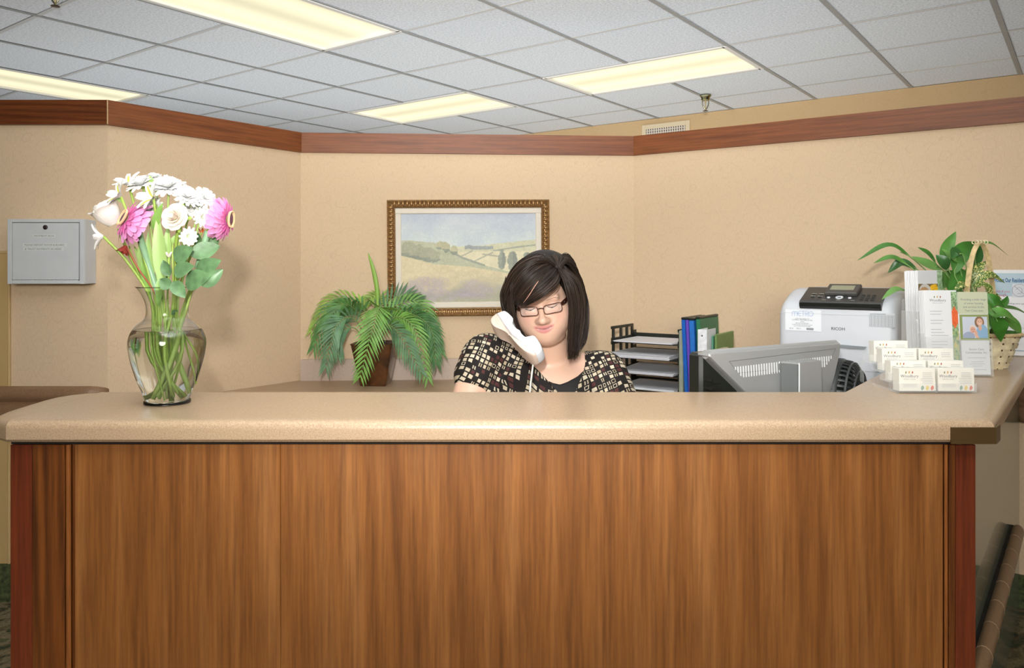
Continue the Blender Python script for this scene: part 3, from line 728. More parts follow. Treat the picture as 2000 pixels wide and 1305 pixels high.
fr_([(733, 672, 3.46), (790, 615, 3.42), (840, 640, 3.37), (852, 712, 3.36)], 19, 0.085, 4, droop=.4, first=.3)
fr_([(729, 672, 3.45), (742, 600, 3.34), (728, 640, 3.27), (703, 738, 3.27)], 23, 0.106, 0, wid=.010, droop=.12, first=.26, spread=1.05)
# upright spear (new leaf still folded)
mb = MB(); sp = spline([Mi @ at(736, 640, 3.5), Mi @ at(737, 578, 3.5), Mi @ at(731, 535, 3.5), Mi @ at(719, 494, 3.5)], 16)
mb.tube(sp, [.003, .004, .005, .006, .0065, .008, .009, .010, .010, .0105, .010, .0095, .0088, .008, .006, .004, .001], 8, flat=.4)
o = mb.build('frond_bud', mat('palm_spear', (140, 182, 76), .5), palm, 180); o['label'] = 'light green upright spear'
# ------------------------------------------------------------------ letter tray, binders (turned with the right wall)
wr = (WP[4] - WP[3]).normalized(); AR = math.atan2(wr.y, wr.x); wrn = Vector((-wr.y, wr.x, 0))    # run and inward (away from camera) directions
black = mat('black_plastic', (34, 38, 32), .35); paperw = mat('white_paper', (220, 222, 228), .7); papers = mat('paper_edge', (222, 226, 232), .7)
lt = thing('letter_tray', 'black four-tier letter tray holding papers behind her shoulder', 'tray', (.427, 3.35, BZ), AR)
TWd, TD, TH_ = .31, .25, .066
for k in range(4):
    z = .006 + k * TH_
    mb = MB(); mb.box((TWd / 2, TD / 2, z), (TWd, TD, .004), bev=.001); mb.box((TWd / 2, TD - .002, z + .012), (TWd, .004, .022)); mb.build('tray_shelf', black, lt)
    for sx, nm in ((.003, 'side_frame'), (TWd - .003, 'side_frame')):
        mb = MB(); hh = TH_ if k < 3 else .066
        for y in (.01, .085, .145, .20): mb.box((sx, y + .008, z + hh / 2), (.006, .018, hh))
        mb.box((sx, .112, z + .008), (.006, .22, .016)); mb.box((sx, .105, z + hh - .006), (.006, .21, .012))
        mb.prism([(sx - .003, .2), (sx + .003, .2), (sx + .003, .2485), (sx - .003, .2485)], z, z + hh * .55)
        mb.build(nm, black, lt)
def sheets(zz, n_, x0, x1, y0, y1, curl, label):
    st = thing('paper_stack', label, 'paper', lt.location, AR, 'papers in the letter tray')
    mb = MB()
    for q in range(n_):
        dx, dy = random.uniform(-.004, .004), random.uniform(-.006, .004); z = zz + q * .0022; rows = []
        for i in range(7):
            rows.append([Vector((x0 + dx + (x1 - x0) * j / 8, y0 + dy + (y1 - y0) * i / 6, z + (curl * max(0, i / 6 - .3) * (1 - abs(j / 8 - .3) * 1.3) if q == n_ - 1 else 0))) for j in range(9)])
        low = [[p - Vector((0, 0, .0018)) for p in r] for r in rows]
        mb.sheet(rows); mb.sheet([r[::-1] for r in low])
        mb.add([rows[0][0], rows[0][-1], low[0][-1], low[0][0]], [(3, 2, 1, 0)]); mb.add([rows[0][-1], rows[-1][-1], low[-1][-1], low[0][-1]], [(3, 2, 1, 0)])
    mb.build('sheet', paperw, st)
sheets(.006 + 3 * TH_ + .005, 2, .02, .285, -.012, .235, .0, 'few white sheets on the topmost tier of the letter tray')
sheets(.006 + 2 * TH_ + .005, 9, .008, .275, -.02, .23, 0, 'thick stack of paper on the second tray tier from top')
sheets(.006 + 1 * TH_ + .005, 5, .025, .29, -.015, .235, .02, 'curled grey-shaded papers on the third tray tier from top')
sheets(.006 + .005, 4, .03, .295, -.01, .235, .004, 'paper on the lowest tier of the letter tray')
def ray_local(o, px, py, yl): # photo point on the plane y = yl of a placed thing
    R = rotz(o.rotation_euler.z); n = R @ Vector((0, 1, 0)); p0 = o.location + n * yl
    return frame_of(o) @ hit(px, py, p0, n)
fo = thing('anchor', '', '', (.66, 3.115, BZ), AR)
def L_(px, py=700): return ray_local(fo, px, py, 0).x
def folder(name, label, cat, x0, x1, h, dep, c, parts, lean=0, y0=0.0, rough=.4):
    base = fo.location + rotz(AR) @ Vector((x0, y0, 0)); t = thing(name, label, cat, base, rot=(0, lean, AR)); w_ = x1 - x0
    m = mat('cover_%d_%d_%d' % c, c, rough, mottle=(60, .05))
    mb = MB()
    if parts == 'binder':
        mb.box((w_ / 2, .002, h / 2), (w_, .004, h), bev=.0015); mb.build('spine', m, t)
        for x in (.0015, w_ - .0015): mb = MB(); mb.box((x, .004 + dep / 2, h / 2), (.003, dep, h), bev=.001); mb.build('cover', m, t)
        mb = MB(); mb.box((w_ / 2, .01 + dep / 2, h / 2), (w_ - .008, dep - .03, h - .02)); mb.build('pages', papers, t)
        mb = MB(); mb.lathe([(.001, .001), (.003, .001), (.0034, 0)], 12); o = mb.build('finger_hole', dark, t); o.rotation_euler = (PI / 2, 0, 0); o.location = (w_ / 2, -.0005, h * .92)
    else:
        mb.box((w_ / 2, dep / 2, h / 2), (w_, dep, h), bev=.003); mb.build('cover', m, t)
        if parts == 'cap':
            mb = MB(); mb.box((w_ / 2, dep / 2, h + .004), (w_ + .001, dep + .002, .010), bev=.003); mb.build('top_edge', black, t)
            mb = MB(); mb.box((w_ / 2, .0, h * .45), (w_ * .2, .0012, h * .7)); mb.build('spine_ridge', m, t)
    return t
ln = math.radians(-2.6)
g = .0006
folder('magazine_file', 'narrow grey file standing between letter tray and blue folders', 'file', L_(1325.5), L_(1334), .272, .20, (150, 158, 140), 'f')
folder('ring_folder', 'bright blue folder leaning beside the letter tray', 'folder', L_(1336) + .010, L_(1343) + .010, .318, .2, (22, 96, 186), 'cap', ln, -.02)
folder('ring_folder', 'purple folder squeezed between the two blue folders', 'folder', L_(1344) + .010, L_(1349.5) + .010, .318, .2, (104, 74, 184), 'cap', ln, -.02)
folder('ring_folder', 'wide blue folder between purple and green folders', 'folder', L_(1350.5) + .010, L_(1360) + .010, .316, .2, (40, 112, 196), 'cap', ln, -.02)
folder('ring_folder', 'tall dark green folder with black top edge behind the white binder', 'folder', L_(1361) + .010, L_(1369) + .010, .322, .22, (48, 118, 84), 'cap', ln * .8, -.01)
wbx = L_(1364.5); folder('ring_binder', 'white ring binder with finger hole left of the monitor', 'binder', L_(1366, 720) + .026, L_(1383, 720) + .026, .287, .10, (232, 234, 238), 'binder', 0, -.09)
folder('file_folder', 'thin teal folder between white binder and green box file', 'folder', L_(1397.5) + .0, L_(1400) + .0, .262, .12, (96, 160, 132), 'f', 0, -.045)
folder('file_folder', 'olive green folder standing right of the white binder', 'folder', L_(1403) + .0, L_(1407) + .0, .268, .21, (118, 146, 86), 'f', 0, -.045)
folder('card_box', 'small beige and grey box at the end of the folder row', 'box', L_(1409) + .001, L_(1420) + .001, .215, .10, (196, 188, 164), 'f', 0, -.08)
bpy.data.objects.remove(fo)
# ------------------------------------------------------------------ laser printer
pr = thing('laser_printer', 'white office laser printer with dark control panel near the plants', 'printer', (.922, 2.685, BZ), -TH)
PWd, PDp, PHt = .375, .42, .452
pw = mat('printer_white', (212, 216, 222), .4); pg = mat('printer_grey', (206, 212, 218), .45); pdk = mat('printer_panel', (62, 62, 60), .4); pbk = mat('printer_black', (26, 30, 26), .25)
def rbox_loft(x0, x1, prof, r):               # side profile (y, z) swept over x with rounded shoulders
    rings = []
    for t, q in ((0, r), (.006, r * .5), (.02, .004), (.034, 0)): rings.append((x0 + t, q))
    rings += [(x1 - t, q) for t, q in ((.034, 0), (.02, .004), (.006, r * .5), (0, r))]
    return [[Vector((x, y + (q * .6 if y < .2 else -q * .6), z - (q if z > PHt - .08 else 0))) for y, z in prof] for x, q in rings]
prof = [(0, .01), (0, PHt - .075), (.004, PHt - .058), (.022, PHt - .040), (.06, PHt - .022), (.10, PHt - .006), (.13, PHt), (PDp - .03, PHt), (PDp, PHt - .02), (PDp, .01)]
mb = MB(); mb.loft([r[::-1] for r in rbox_loft(0, PWd, prof, .03)]); mb.build('body', pw, pr, 40)
for x in (.04, PWd - .04): 
    mb = MB(); mb.box((x, PDp / 2, .005), (.05, .3, .012)); mb.build('foot', pbk, pr)
mb = MB(); mb.box((PWd / 2, -.0006, PHt - .082), (PWd - .012, .0016, .0014)); mb.build('seam_line', pg, pr)
mb = MB(); mb.box((PWd / 2, -.0006, .19), (PWd - .012, .0016, .0014)); mb.build('seam_line', pg, pr)
# control panel: sloped console set into the shoulder
PL = lambda px, py, yl=0: ray_local(pr, px, py, yl)
cx0, cx1 = PL(1562, 600).x, PL(1722, 606).x
sl_ = [(-.006, PHt - .058), (-.008, PHt - .048), (-.004, PHt - .040), (.105, PHt + .004), (.125, PHt + .004), (.125, PHt - .03), (.006, PHt - .07)]
mb = MB(); mb.loft([[Vector((x + (.03 * (y / .115) if s_ else .018 * (y / .115) * -1 + .018 * (y / .115)), y, z)) for y, z in sl_][::-1] for x, s_ in ((cx0, 0), (cx0 + .004, 0), (cx1 - .004, 0), (cx1, 0))]); mb.build('control_console', pdk, pr, 30)
mb = MB(); mb.box(((cx0 + cx1) / 2, -.0085, PHt - .0505), (cx1 - cx0 - .002, .004, .0135), bev=.002); mb.build('console_lip', pbk, pr)
Rs = Matrix.Rotation(math.atan2(.044, .109), 4, 'X'); so = Vector((0, -.004, PHt - .040))
def on_slope(x, s_, h=0): return so + Vector((x, 0, 0)) + Rs @ Vector((0, s_, h))
lx0, lx1 = PL(1617, 580, .06).x, PL(1673, 580, .06).x
mb = MB(); mb.box(on_slope((lx0 + lx1) / 2, .085, .006), (lx1 - lx0 + .014, .075, .014), Rs, .003); lh = mb.build('display_housing', mat('display_housing', (78, 76, 72), .45), pr)
mb = MB(); mb.box(on_slope((lx0 + lx1) / 2 - .001, .088, .0132), (lx1 - lx0 - .016, .036, .001), Rs); mb.build('display', mat('lcd', (160, 162, 136), .25), lh)
xm = (lx0 + lx1) / 2
mb = MB(); mb.M = Matrix.Translation(on_slope(xm, .031, .001)) @ Rs; mb.lathe([(.012, 0), (.012, .002), (.006, .002), (.006, 0)], 24); mb.build('scroll_ring', papers, pr, 40)
for dx in (-.034, .033): mb = MB(); mb.M = Matrix.Translation(on_slope(xm + dx, .030, .001)) @ Rs; mb.lathe([(.0055, 0), (.005, .002), (.001, .0025)], 14); mb.build('round_button', papers, pr, 40)
kb = MB(); kb.box((0, 0, 0), (.010, .0055, .003), bev=.0008); kb = kb.mesh('key', mat('key_dark', (44, 46, 42), .4)); ktxt = mat('key_print', (170, 170, 160), .6)
for r in range(4):
    for c in range(3): link('key', kb, pr, on_slope(xm + .070 + c * .0165 - .0, .020 + r * .0125, .0015), (math.atan2(.044, .109), 0, 0))
for r in range(2):
    for c in range(2): link('key', kb, pr, on_slope(xm - .088 + c * .024, .034 + r * .019, .0015), (math.atan2(.044, .109), 0, 0))
for k in range(3): link('key', kb, pr, on_slope(xm - .017 + k * .017, .049, .004), (math.atan2(.044, .109), 0, 0))
mb = MB()
for r in range(4):
    for c in range(3): mb.box(on_slope(xm + .070 + c * .0165, .026 + r * .0125, .0006), (.009, .0022, .0004), Rs)
for r in range(2):
    for c in range(2): mb.box(on_slope(xm - .088 + c * .024, .043 + r * .019, .0006), (.016, .003, .0004), Rs)
for dx in (-.045, .0, .045): mb.box(on_slope(xm + dx, .013, .0006), (.013, .0026, .0004), Rs)
mb.build('panel_print', ktxt, pr)
# stickers and maker's name on the front
def pbox(name, px0, py0, px1, py1, m, y=-.001, th=.0006):
    a, b = PL(px0, py0), PL(px1, py1); mb = MB(); mb.box(((a.x + b.x) / 2, y, (a.z + b.z) / 2), (b.x - a.x, th, a.z - b.z)); return mb.build(name, m, pr), a, b
st, a, b = pbox('service_sticker', 1534, 604, 1604, 648, mat('sticker_white', (240, 244, 248), .4))
W_, H_ = b.x - a.x, a.z - b.z; yl = -.0016; bl = mat('print_blue_outline', (150, 176, 214), .5); gk = mat('print_dark', (88, 92, 98), .6)
mb = MB()                                     # METRO in rounded outline strokes
def stroke(pts, o, sc, r): mb.tube([o + Vector((x * sc, 0, z * sc)) for x, z in pts], r, 5)
lo = Vector((a.x + W_ * .20, yl, a.z - H_ * .30)); sc = H_ * .235
arc = lambda cx, cz, r, a0, a1, n_=8: [(cx + r * math.cos(math.radians(a0 + (a1 - a0) * k / n_)), cz + r * math.sin(math.radians(a0 + (a1 - a0) * k / n_))) for k in range(n_ + 1)]
glyph = [[(0, 0), (0, .6)] + arc(.25, .65, .25, 180, 0) + [(.5, 0)], [(.5, .6)] + arc(.75, .65, .25, 180, 0) + [(1, 0)],
         [(1.75, 1)] + arc(1.5, .5, .42, 110, 250) + [(1.75, 0)], [(1.15, .5), (1.75, .5)], [(1.85, 1), (2.45, 1)], [(2.15, 1), (2.15, 0)],
         [(2.6, 0), (2.6, 1), (2.9, 1)] + arc(2.9, .75, .25, 90, -90) + [(2.7, .5), (3.15, 0)], arc(3.65, .5, .45, 0, 360, 18)]
for gp in glyph:
    for dd in (-.07, .07): stroke([(x + dd, z + dd * .6) for x, z in gp], lo, sc, .0004)
mb.build('logo_lettering', bl, pr)
mb = MB()
for z, s_, h in ((.445, 'www.metrosales.com', .052), (.515, 'COPIERS, PRINTERS & FAX', .058), (.595, 'SALES', .05)):
    text(mb, s_, H_ * h * 1.4, (a.x + W_ * .48, yl, a.z - H_ * z), (1, 0, 0), (0, 0, 1))
text(mb, 'SERVICE & SUPPORT', H_ * .07, (a.x + W_ * .48, yl, a.z - H_ * .67), (1, 0, 0), (0, 0, 1)); text(mb, 'WHEN CALLING FOR SERVICE PLEASE', H_ * .055, (a.x + W_ * .48, yl, a.z - H_ * .735), (1, 0, 0), (0, 0, 1)); text(mb, 'USE THIS MACHINE ID NUMBER', H_ * .055, (a.x + W_ * .48, yl, a.z - H_ * .80), (1, 0, 0), (0, 0, 1))
text(mb, 'ID #', H_ * .09, (a.x + W_ * .17, yl, a.z - H_ * .93), (1, 0, 0), (0, 0, 1)); text(mb, '75211', H_ * .09, (a.x + W_ * .38, yl, a.z - H_ * .93), (1, 0, 0), (0, 0, 1))
for k in range(22): mb.box((a.x + W_ * (.60 + .009 * k), yl, a.z - H_ * .90), (W_ * .005, .0004, H_ * .10))
mb.build('sticker_print', gk, pr)
q = PL(1637, 645); mb = MB(); text(mb, 'RICOH', .0135, (q.x, -.0012, q.z), (1, 0, 0), (0, 0, 1), wide=1.05, bold=.02); mb.build('maker_lettering', mat('ricoh_grey', (108, 112, 116), .5), pr)
st, a, b = pbox('paper_chart', 1697, 611, 1748, 640, mat('sticker_grey', (216, 220, 224), .5)); W_, H_ = b.x - a.x, a.z - b.z
mb = MB()
for k in range(8): mb.box((a.x + W_ * (.03 + .135 * k), -.0015, a.z - H_ * .56), (.0006, .0004, H_ * .82))
for k in range(9): mb.box((a.x + W_ / 2, -.0015, a.z - H_ * (.15 + .102 * k)), (W_ * .95, .0004, .0005))
for c in range(7):
    for r in range(8): mb.box((a.x + W_ * (.095 + .135 * c), -.0015, a.z - H_ * (.2 + .102 * r)), (W_ * .06, .0004, H_ * .035))
mb.box((a.x + W_ * .35, -.0015, a.z - H_ * .07), (W_ * .6, .0004, H_ * .05)); mb.build('chart_print', mat('chart_grey', (150, 156, 162), .6), pr)
mb = MB(); a = PL(1628, 674); b = PL(1693, 681); poly = [(a.x, a.z + .004), (a.x + (b.x - a.x) * .5, a.z + .002), (b.x, b.z + .006), (b.x - .006, b.z - .002), (a.x + (b.x - a.x) * .5, b.z - .003), (a.x, b.z)]
mb.M = Matrix.Rotation(PI / 2, 4, 'X'); mb.prism(poly, -.0005, .006); mb.build('tray_grip', mat('grip_grey', (142, 148, 152), .45), pr, 30)
# ------------------------------------------------------------------ monitor seen from behind
ml, mr = at(1385, 691, 1.985), at(1643, 670.5, 2.26)
md = Vector((mr.x - ml.x, mr.y - ml.y, 0)); MW = md.length; am = math.atan2(md.y, md.x); mz = (ml.z + mr.z) / 2
mon = thing('computer_monitor', 'silver-backed computer monitor facing the woman behind the counter', 'monitor', (ml.x, ml.y, BZ), am)
silver = mat('monitor_silver', (176, 178, 178), .32, .25, mottle=(900, .02)); silver_d = mat('monitor_silver_dark', (120, 124, 124), .4, .2)
zt = mz - BZ
ML = lambda px, py, yl=0: ray_local(mon, px, py, yl)
mb = MB(); mb.box((MW / 2 + .014, .055, zt - .175), (MW + .026, .05, .345), bev=.008); mb.build('bezel', black, mon)
mb = MB(); mb.box((MW / 2, .081, zt - .17), (MW - .05, .003, .28)); mb.build('screen', mat('screen_black', (18, 20, 24), .15), mon)
pts = [ML(1385, 690), ML(1643, 669.5), ML(1633, 730), ML(1615, 766), ML(1455, 766), ML(1400, 702)]
poly = [(0, zt), (MW, zt), (MW - .0, zt - .022)] + [(p.x, p.z) for p in pts[2:5]]
b1, b2 = Vector(poly[-1]), Vector(poly[-2])
poly = poly[:4] + [(MW * .80, zt - .27), (MW * .42, zt - .27)] + [(pts[4].x, pts[4].z), (.026, zt - .028), (0, zt - .006)]
# shell: rolled top edge, then the tapering back
def shell(yoff, inset): 
    c = Vector((MW / 2, zt - .1)); return [Vector((x + (c.x - x) * inset, yoff, z + (c.y - z) * inset)) for x, z in poly]
mb = MB(); mb.loft([shell(.04, 0), shell(.012, .0), shell(.004, .006), shell(0, .022)]); mb.build('back_shell', silver, mon, 30)
mb = MB(); mb.tube([(.004, .018, zt - .004), (MW - .004, .018, zt - .004)], .012, 10); mb.build('top_roll', silver, mon, 60)
mb = MB()
for k in range(9): mb.box((.012 + .0, .02 + k * .0, zt - .07 - k * .022), (.004, .04, .006))
for k in range(8): mb.box((.045 + .002 * k, .028, zt - .085 - .018 * k), (.05, .004, .004))
mb.build('side_grille', mat('grille_dark', (20, 22, 18), .6), mon)
slot_w = mat('slot_white', (238, 240, 240), .5)
ns = 40; mb = MB(); gap = (16, 17, 18, 19, 20, 21, 22)
for k in range(ns):
    u = k / (ns - 1); xa, xb = ML(1436, 711).x, ML(1623, 691).x; x = xa + (xb - xa) * u; z = zt - .034 - .006 * (1 - u)
    l = .030 * min(1, .25 + k * .3, .3 + (ns - 1 - k) * .25)
    if k in (17, 18, 19, 20, 21): 
        mb.box((x, -.0008, z - .002), (.002, .002, .006), Matrix.Rotation(.5, 4, 'Y')); mb.box((x, -.0008, z - .026), (.002, .002, .006)); continue
    mb.box((x, -.0008, z - l / 2), (.0021, .002, l), Matrix.Rotation(-.06, 4, 'Y'))
for k in range(4): mb.box((xa + (xb - xa) * (.47 + .018 * k), -.0008, zt - .048 - .002 * k), (.002, .002, .014), Matrix.Rotation(.75, 4, 'Y'))
o = mb.build('vent_slot', slot_w, mon); o['kind'] = 'stuff'
mb = MB(); oz = zt - .028; e = []
for p, q in (((1424, 706), (1632, 681)), ((1442, 729), (1498, 723)), ((1505, 729), (1545, 723)), ((1598, 709), (1621, 706)), ((1621, 706), (1632, 681)), ((1424, 706), (1442, 729))):
    a, b = ML(*p), ML(*q); mb.tube([(a.x, -.0002, a.z), (b.x, -.0002, b.z)], .0007, 5)
mb.build('panel_line', silver_d, mon)
na, nb_, nc = ML(1541, 708, -.05), ML(1557, 706, -.05), ML(1602, 704, -.05)
mb = MB(); x0, x1, zz = nb_.x, nc.x, nc.z
mb.prism([(x0, -.055), (x1, -.055), (x1 + .004, -.01), (x0 - .014, -.01)], .0, zz); neck = mb.build('stand_neck', silver, mon)
mb = MB(); mb.prism([(x0 - .015, -.0105), (x0 - .002, -.056), (x0 - .006, -.056), (x0 - .018, -.012)], .0, zz - .004); mb.build('neck_side', silver_d, neck)
mb = MB(); mb.box((x0 + .001, -.0555, zz / 2), (.005, .004, zz - .002), bev=.0015); mb.build('neck_trim', mat('neck_white', (236, 240, 240), .35), neck)
mb = MB(); mb.box(((x0 + x1) / 2, .03, .008), (.2, .16, .016), bev=.005); mb.build('stand_base', silver, mon)
# ------------------------------------------------------------------ desk fan seen from its side
fc = at(1652, 778, 2.32); fan = thing('desk_fan', 'small black ribbed desk fan between monitor and printer', 'fan', (fc.x, fc.y, BZ), -TH)
fz = fc.z - BZ; fb = mat('fan_black', (58, 62, 62), .4); fr2 = mat('fan_rib', (44, 48, 48), .35)
RX = Matrix.Translation((0, 0, fz)) @ Matrix.Rotation(PI / 2, 4, 'Y')       # lathe axis turned along local +X
mb = MB(); mb.M = RX; mb.lathe([(.098, -.06), (.112, -.052), (.117, -.04), (.117, -.006), (.112, .0), (.104, .0), (.104, -.05)], 48); mb.build('housing_ring', fb, fan, 40)
mb = MB()
for k in range(36):
    a = 2 * PI * k / 36; mb.M = RX @ Matrix.Rotation(a, 4, 'Z'); mb.box((.1175, 0, -.024), (.0012, .0016, .03))
mb.build('ring_groove', fr2, fan)
for k in range(40):
    a = 2 * PI * k / 40; mb = MB(); mb.M = RX @ Matrix.Rotation(a, 4, 'Z')
    mb.tube([(.112, 0, .0), (.110, 0, .014), (.100, 0, .028), (.080, 0, .040), (.05, 0, .05)], .0028, 6, flat=1.5); mb.build('grille_rib', fr2, fan, 60)
for r, z in ((.106, .022), (.083, .040), (.052, .051)):
    mb = MB(); mb.M = RX; mb.lathe([(r - .003, z - .003), (r + .003, z - .003), (r + .003, z + .003), (r - .003, z + .003), (r - .003, z - .003)], 40); mb.build('grille_hoop', fb, fan, 40)
mb = MB(); mb.M = RX; mb.lathe([(.001, .056), (.03, .056), (.044, .052), (.047, .03), (.04, -.02), (.001, -.03)], 32); mb.build('motor_cover', fb, fan, 40)
for k in range(5):
    mb = MB(); mb.M = RX @ Matrix.Rotation(2 * PI * k / 5, 4, 'Z'); mb.box((.06, 0, -.03), (.08, .05, .003), Matrix.Rotation(.5, 4, 'X')); mb.build('blade', fr2, fan)
mb = MB(); mb.tube([(0, 0, .012), (0, 0, fz - .117)], [.018, .014], 12); mb.lathe([(.001, .0), (.085, .0), (.085, .010), (.03, .016), (.001, .016)], 32); mb.build('base', fb, fan, 40)
# ------------------------------------------------------------------ glass vase with cut flowers
vy = 1.755; vc = at(327, 790, vy); VX = vc.x; px_m = vy / F
def glass(name, c=(250, 252, 252), rough=.0, ior=1.45):
    n = NT(name); n.set(Roughness=rough, IOR=ior); n.b.inputs['Transmission Weight'].default_value = 1; n.b.inputs['Base Color'].default_value = rgba(c); MATS[name] = n.m; return n.m
glass_m = glass('vase_glass', ior=1.38); water_m = glass('vase_water', (250, 253, 252), 0, 1.33)
vase = thing('glass_vase', 'clear glass urn vase half full of water holding the bouquet', 'vase', (VX, vy, CZ))
bz = 793.0
pv = [(38, 792.5), (42.5, 792), (43, 789), (40, 786), (41.5, 781), (47, 766), (54, 749), (61, 727), (67, 705), (70.5, 685), (71, 675), (69.5, 664), (65, 652), (58, 642), (49, 634), (42, 628), (39, 620), (38.5, 610), (40, 598), (45, 584), (52, 572), (58, 565)]
out = [(r * px_m, (792.5 - y) * px_m) for r, y in pv]
def smooth_prof(p, n=4):
    sp = spline([(a, b, 0) for a, b in p], n * (len(p) - 1)); return [(q.x, q.y) for q in sp]
ou = smooth_prof(out); inn = [(r - .0014, z + .003 if i < 8 else z) for i, (r, z) in enumerate(ou)]
inn = [(max(r, .001), max(z, .006)) for r, z in inn]
mb = MB(); mb.lathe([(.0008, .0)] + ou + inn[::-1] + [(.0008, .006)], 64); mb.build('glass', glass_m, vase, 60)
wz = (792.5 - 648) * px_m
wp = [(r + .0006, z) for r, z in inn if z <= wz]
mb = MB(); mb.lathe([(.0008, .0063)] + [(r, z + .0003) for r, z in wp] + [(wp[-1][0], wz), (.0008, wz)], 64); o = mb.build('water', water_m, vase, 60)
def fp(px, py, dy=0.0): return at(px, py, vy + dy)
stem_g = mat('stem_green', (164, 194, 88), .45); stem_p = mat('stem_pale', (176, 204, 110), .45); stem_r = mat('stem_red', (176, 96, 70), .5); straw_m = mat('stem_sleeve', (150, 190, 150), .35)
leaf_d = mat('rose_leaf', (100, 136, 92), .38, mottle=(60, .12)); leaf_l = mat('lily_leaf', (140, 184, 92), .4, mottle=(40, .08)); leaf_p = mat('leaf_pale', (168, 200, 120), .45)
white_p = mat('petal_white', (246, 246, 244), .6); cream_p = mat('petal_cream', (248, 236, 222), .6); pink_p = mat('petal_pink', (250, 168, 218), .55, mottle=(60, .08)); pink_d = mat('petal_pink_deep', (238, 124, 192), .55)
yel = mat('floret_yellow', (226, 190, 90), .6); yg = mat('throat_green', (206, 208, 96), .5); maroon = mat('disc_maroon', (122, 78, 96), .7, bump=(300, 1.0)); peach = mat('disc_peach', (248, 214, 164), .6)
red_p = mat('petal_red', (170, 66, 54), .55); orange_p = mat('petal_orange', (232, 110, 50), .55)
def basis(n, up=(0, 0, 1)):
    n = Vector(n).normalized(); x = Vector(up).cross(n); x = x.normalized() if x.length > 1e-3 else Vector((1, 0, 0)); y = n.cross(x); return Matrix((x, y, n)).transposed().to_4x4()
def petal(mb, M_, ang, l, w_, lift, curl=0.0, r0=.0, cup=.15, notch=0, nu=4, nv=6):
    rows = []
    R = M_ @ Matrix.Rotation(ang, 4, 'Z')
    for i in range(nv + 1):
        t = i / nv; ww = w_ * (math.sin(PI * min(1, t * .84 + .08)) ** .5) / 2; row = []
        for j in range(nu + 1):
            s_ = j / nu * 2 - 1; a = lift - curl * t; x = r0 + l * t * math.cos(a); z = l * t * math.sin(lift) - curl * l * t * t * .5 + cup * ww * s_ * s_
            row.append(R @ Vector((x - notch * w_ * (1 - abs(s_)) * (t == 1), s_ * ww, z)))
        rows.append(row)
    mb.sheet(rows)
def stem(mb, pts, r): mb.tube(spline(pts, 18), r, 8)
base_v = lambda x, y, z: Vector((VX + x, vy + y, CZ + z))
# where the stems stand in the vase (photo columns), neck crossing, foot
def stem_path(head, neck, foot, nd, fd, hd=0): return [head, head.lerp(fp(*neck, nd), .5) + Vector((0, 0, 0)), fp(*neck, nd), fp((neck[0] + foot[0]) / 2, (neck[1] + foot[1]) / 2, (nd + fd) / 2), fp(*foot, fd)]
def flower_thing(name, label, cat, head, group=None): return thing(name, label, cat, head, group=group)
def local(t, pts): return [Vector(p) - t.location for p in pts]
# --- gerberas
def gerbera(label, head, nrm, path, sleeve, R_=.046):
    t = flower_thing('gerbera_daisy', label, 'flower', head, 'pink gerberas in the vase'); M_ = basis(nrm)
    for ring, (n_, l, w_, lift, m) in enumerate(((24, 1.0, .0215, -.50, pink_p), (22, .9, .019, -.22, pink_p), (20, .60, .011, .12, pink_d))):
        for k in range(n_):
            mb = MB(); petal(mb, M_, 2 * PI * (k + .5 * ring) / n_ + random.uniform(-.05, .05), R_ * l * random.uniform(.93, 1.05), w_ * random.uniform(.9, 1.1), lift + random.uniform(-.12, .1) + ring * .0, .25, .008); mb.build('petal', m, t, 180)
    mb = MB(); mb.M = M_ @ Matrix.Translation((0, 0, .006))
    for k in range(110):
        a = 2 * PI * k / 55 + .06 * (k // 55); r = .0172 + .0018 * (k // 55); mb.tube([(r * .92 * math.cos(a), r * .92 * math.sin(a), 0), (r * math.cos(a), r * math.sin(a), .0055)], [.0009, .0008], 5)
    o = mb.build('floret_ring', peach, t, 180)
    o['kind'] = 'stuff'
    mb = MB(); mb.M = M_; mb.ell((0, 0, .006), (.0158, .0158, .0045), 20, 8); mb.build('disc', maroon, t, 180)
    mb = MB(); mb.M = M_; mb.ell((0, 0, -.006), (.016, .016, .008), 14, 8); mb.build('calyx', stem_g, t, 180)
    mb = MB(); stem(mb, local(t, path), .0048); mb.build('stem', stem_p, t, 180)
    if sleeve: mb = MB(); mb.tube(local(t, spline(sleeve, 10)), .0072, 12); o = mb.build('stem_sleeve', straw_m, t, 180); o['label'] = 'pale green straw sleeve on stem'
h1, h2 = fp(247, 428, -.05), fp(444, 428, .0)
gerbera('pink gerbera on the left of the bouquet facing left past a white rose', h1, (-.62, -.56, .40), [h1 + Vector((.012, .01, 0)), fp(271, 450, -.02), fp(290, 520, 0), fp(312, 580, .0), fp(340, 690, .01), fp(362, 765, .015)], [fp(270, 452, -.02), fp(291, 520, 0), fp(313, 585, .0)], .055)
gerbera('pink gerbera at the right edge of the bouquet facing right', h2, (.96, .02, -.06), [h2 + Vector((-.012, .008, 0)), fp(404, 455, .0), fp(388, 520, 0), fp(366, 590, 0), fp(336, 690, -.01), fp(303, 776, -.02)], [fp(406, 452, 0), fp(386, 525, .0)], .052)
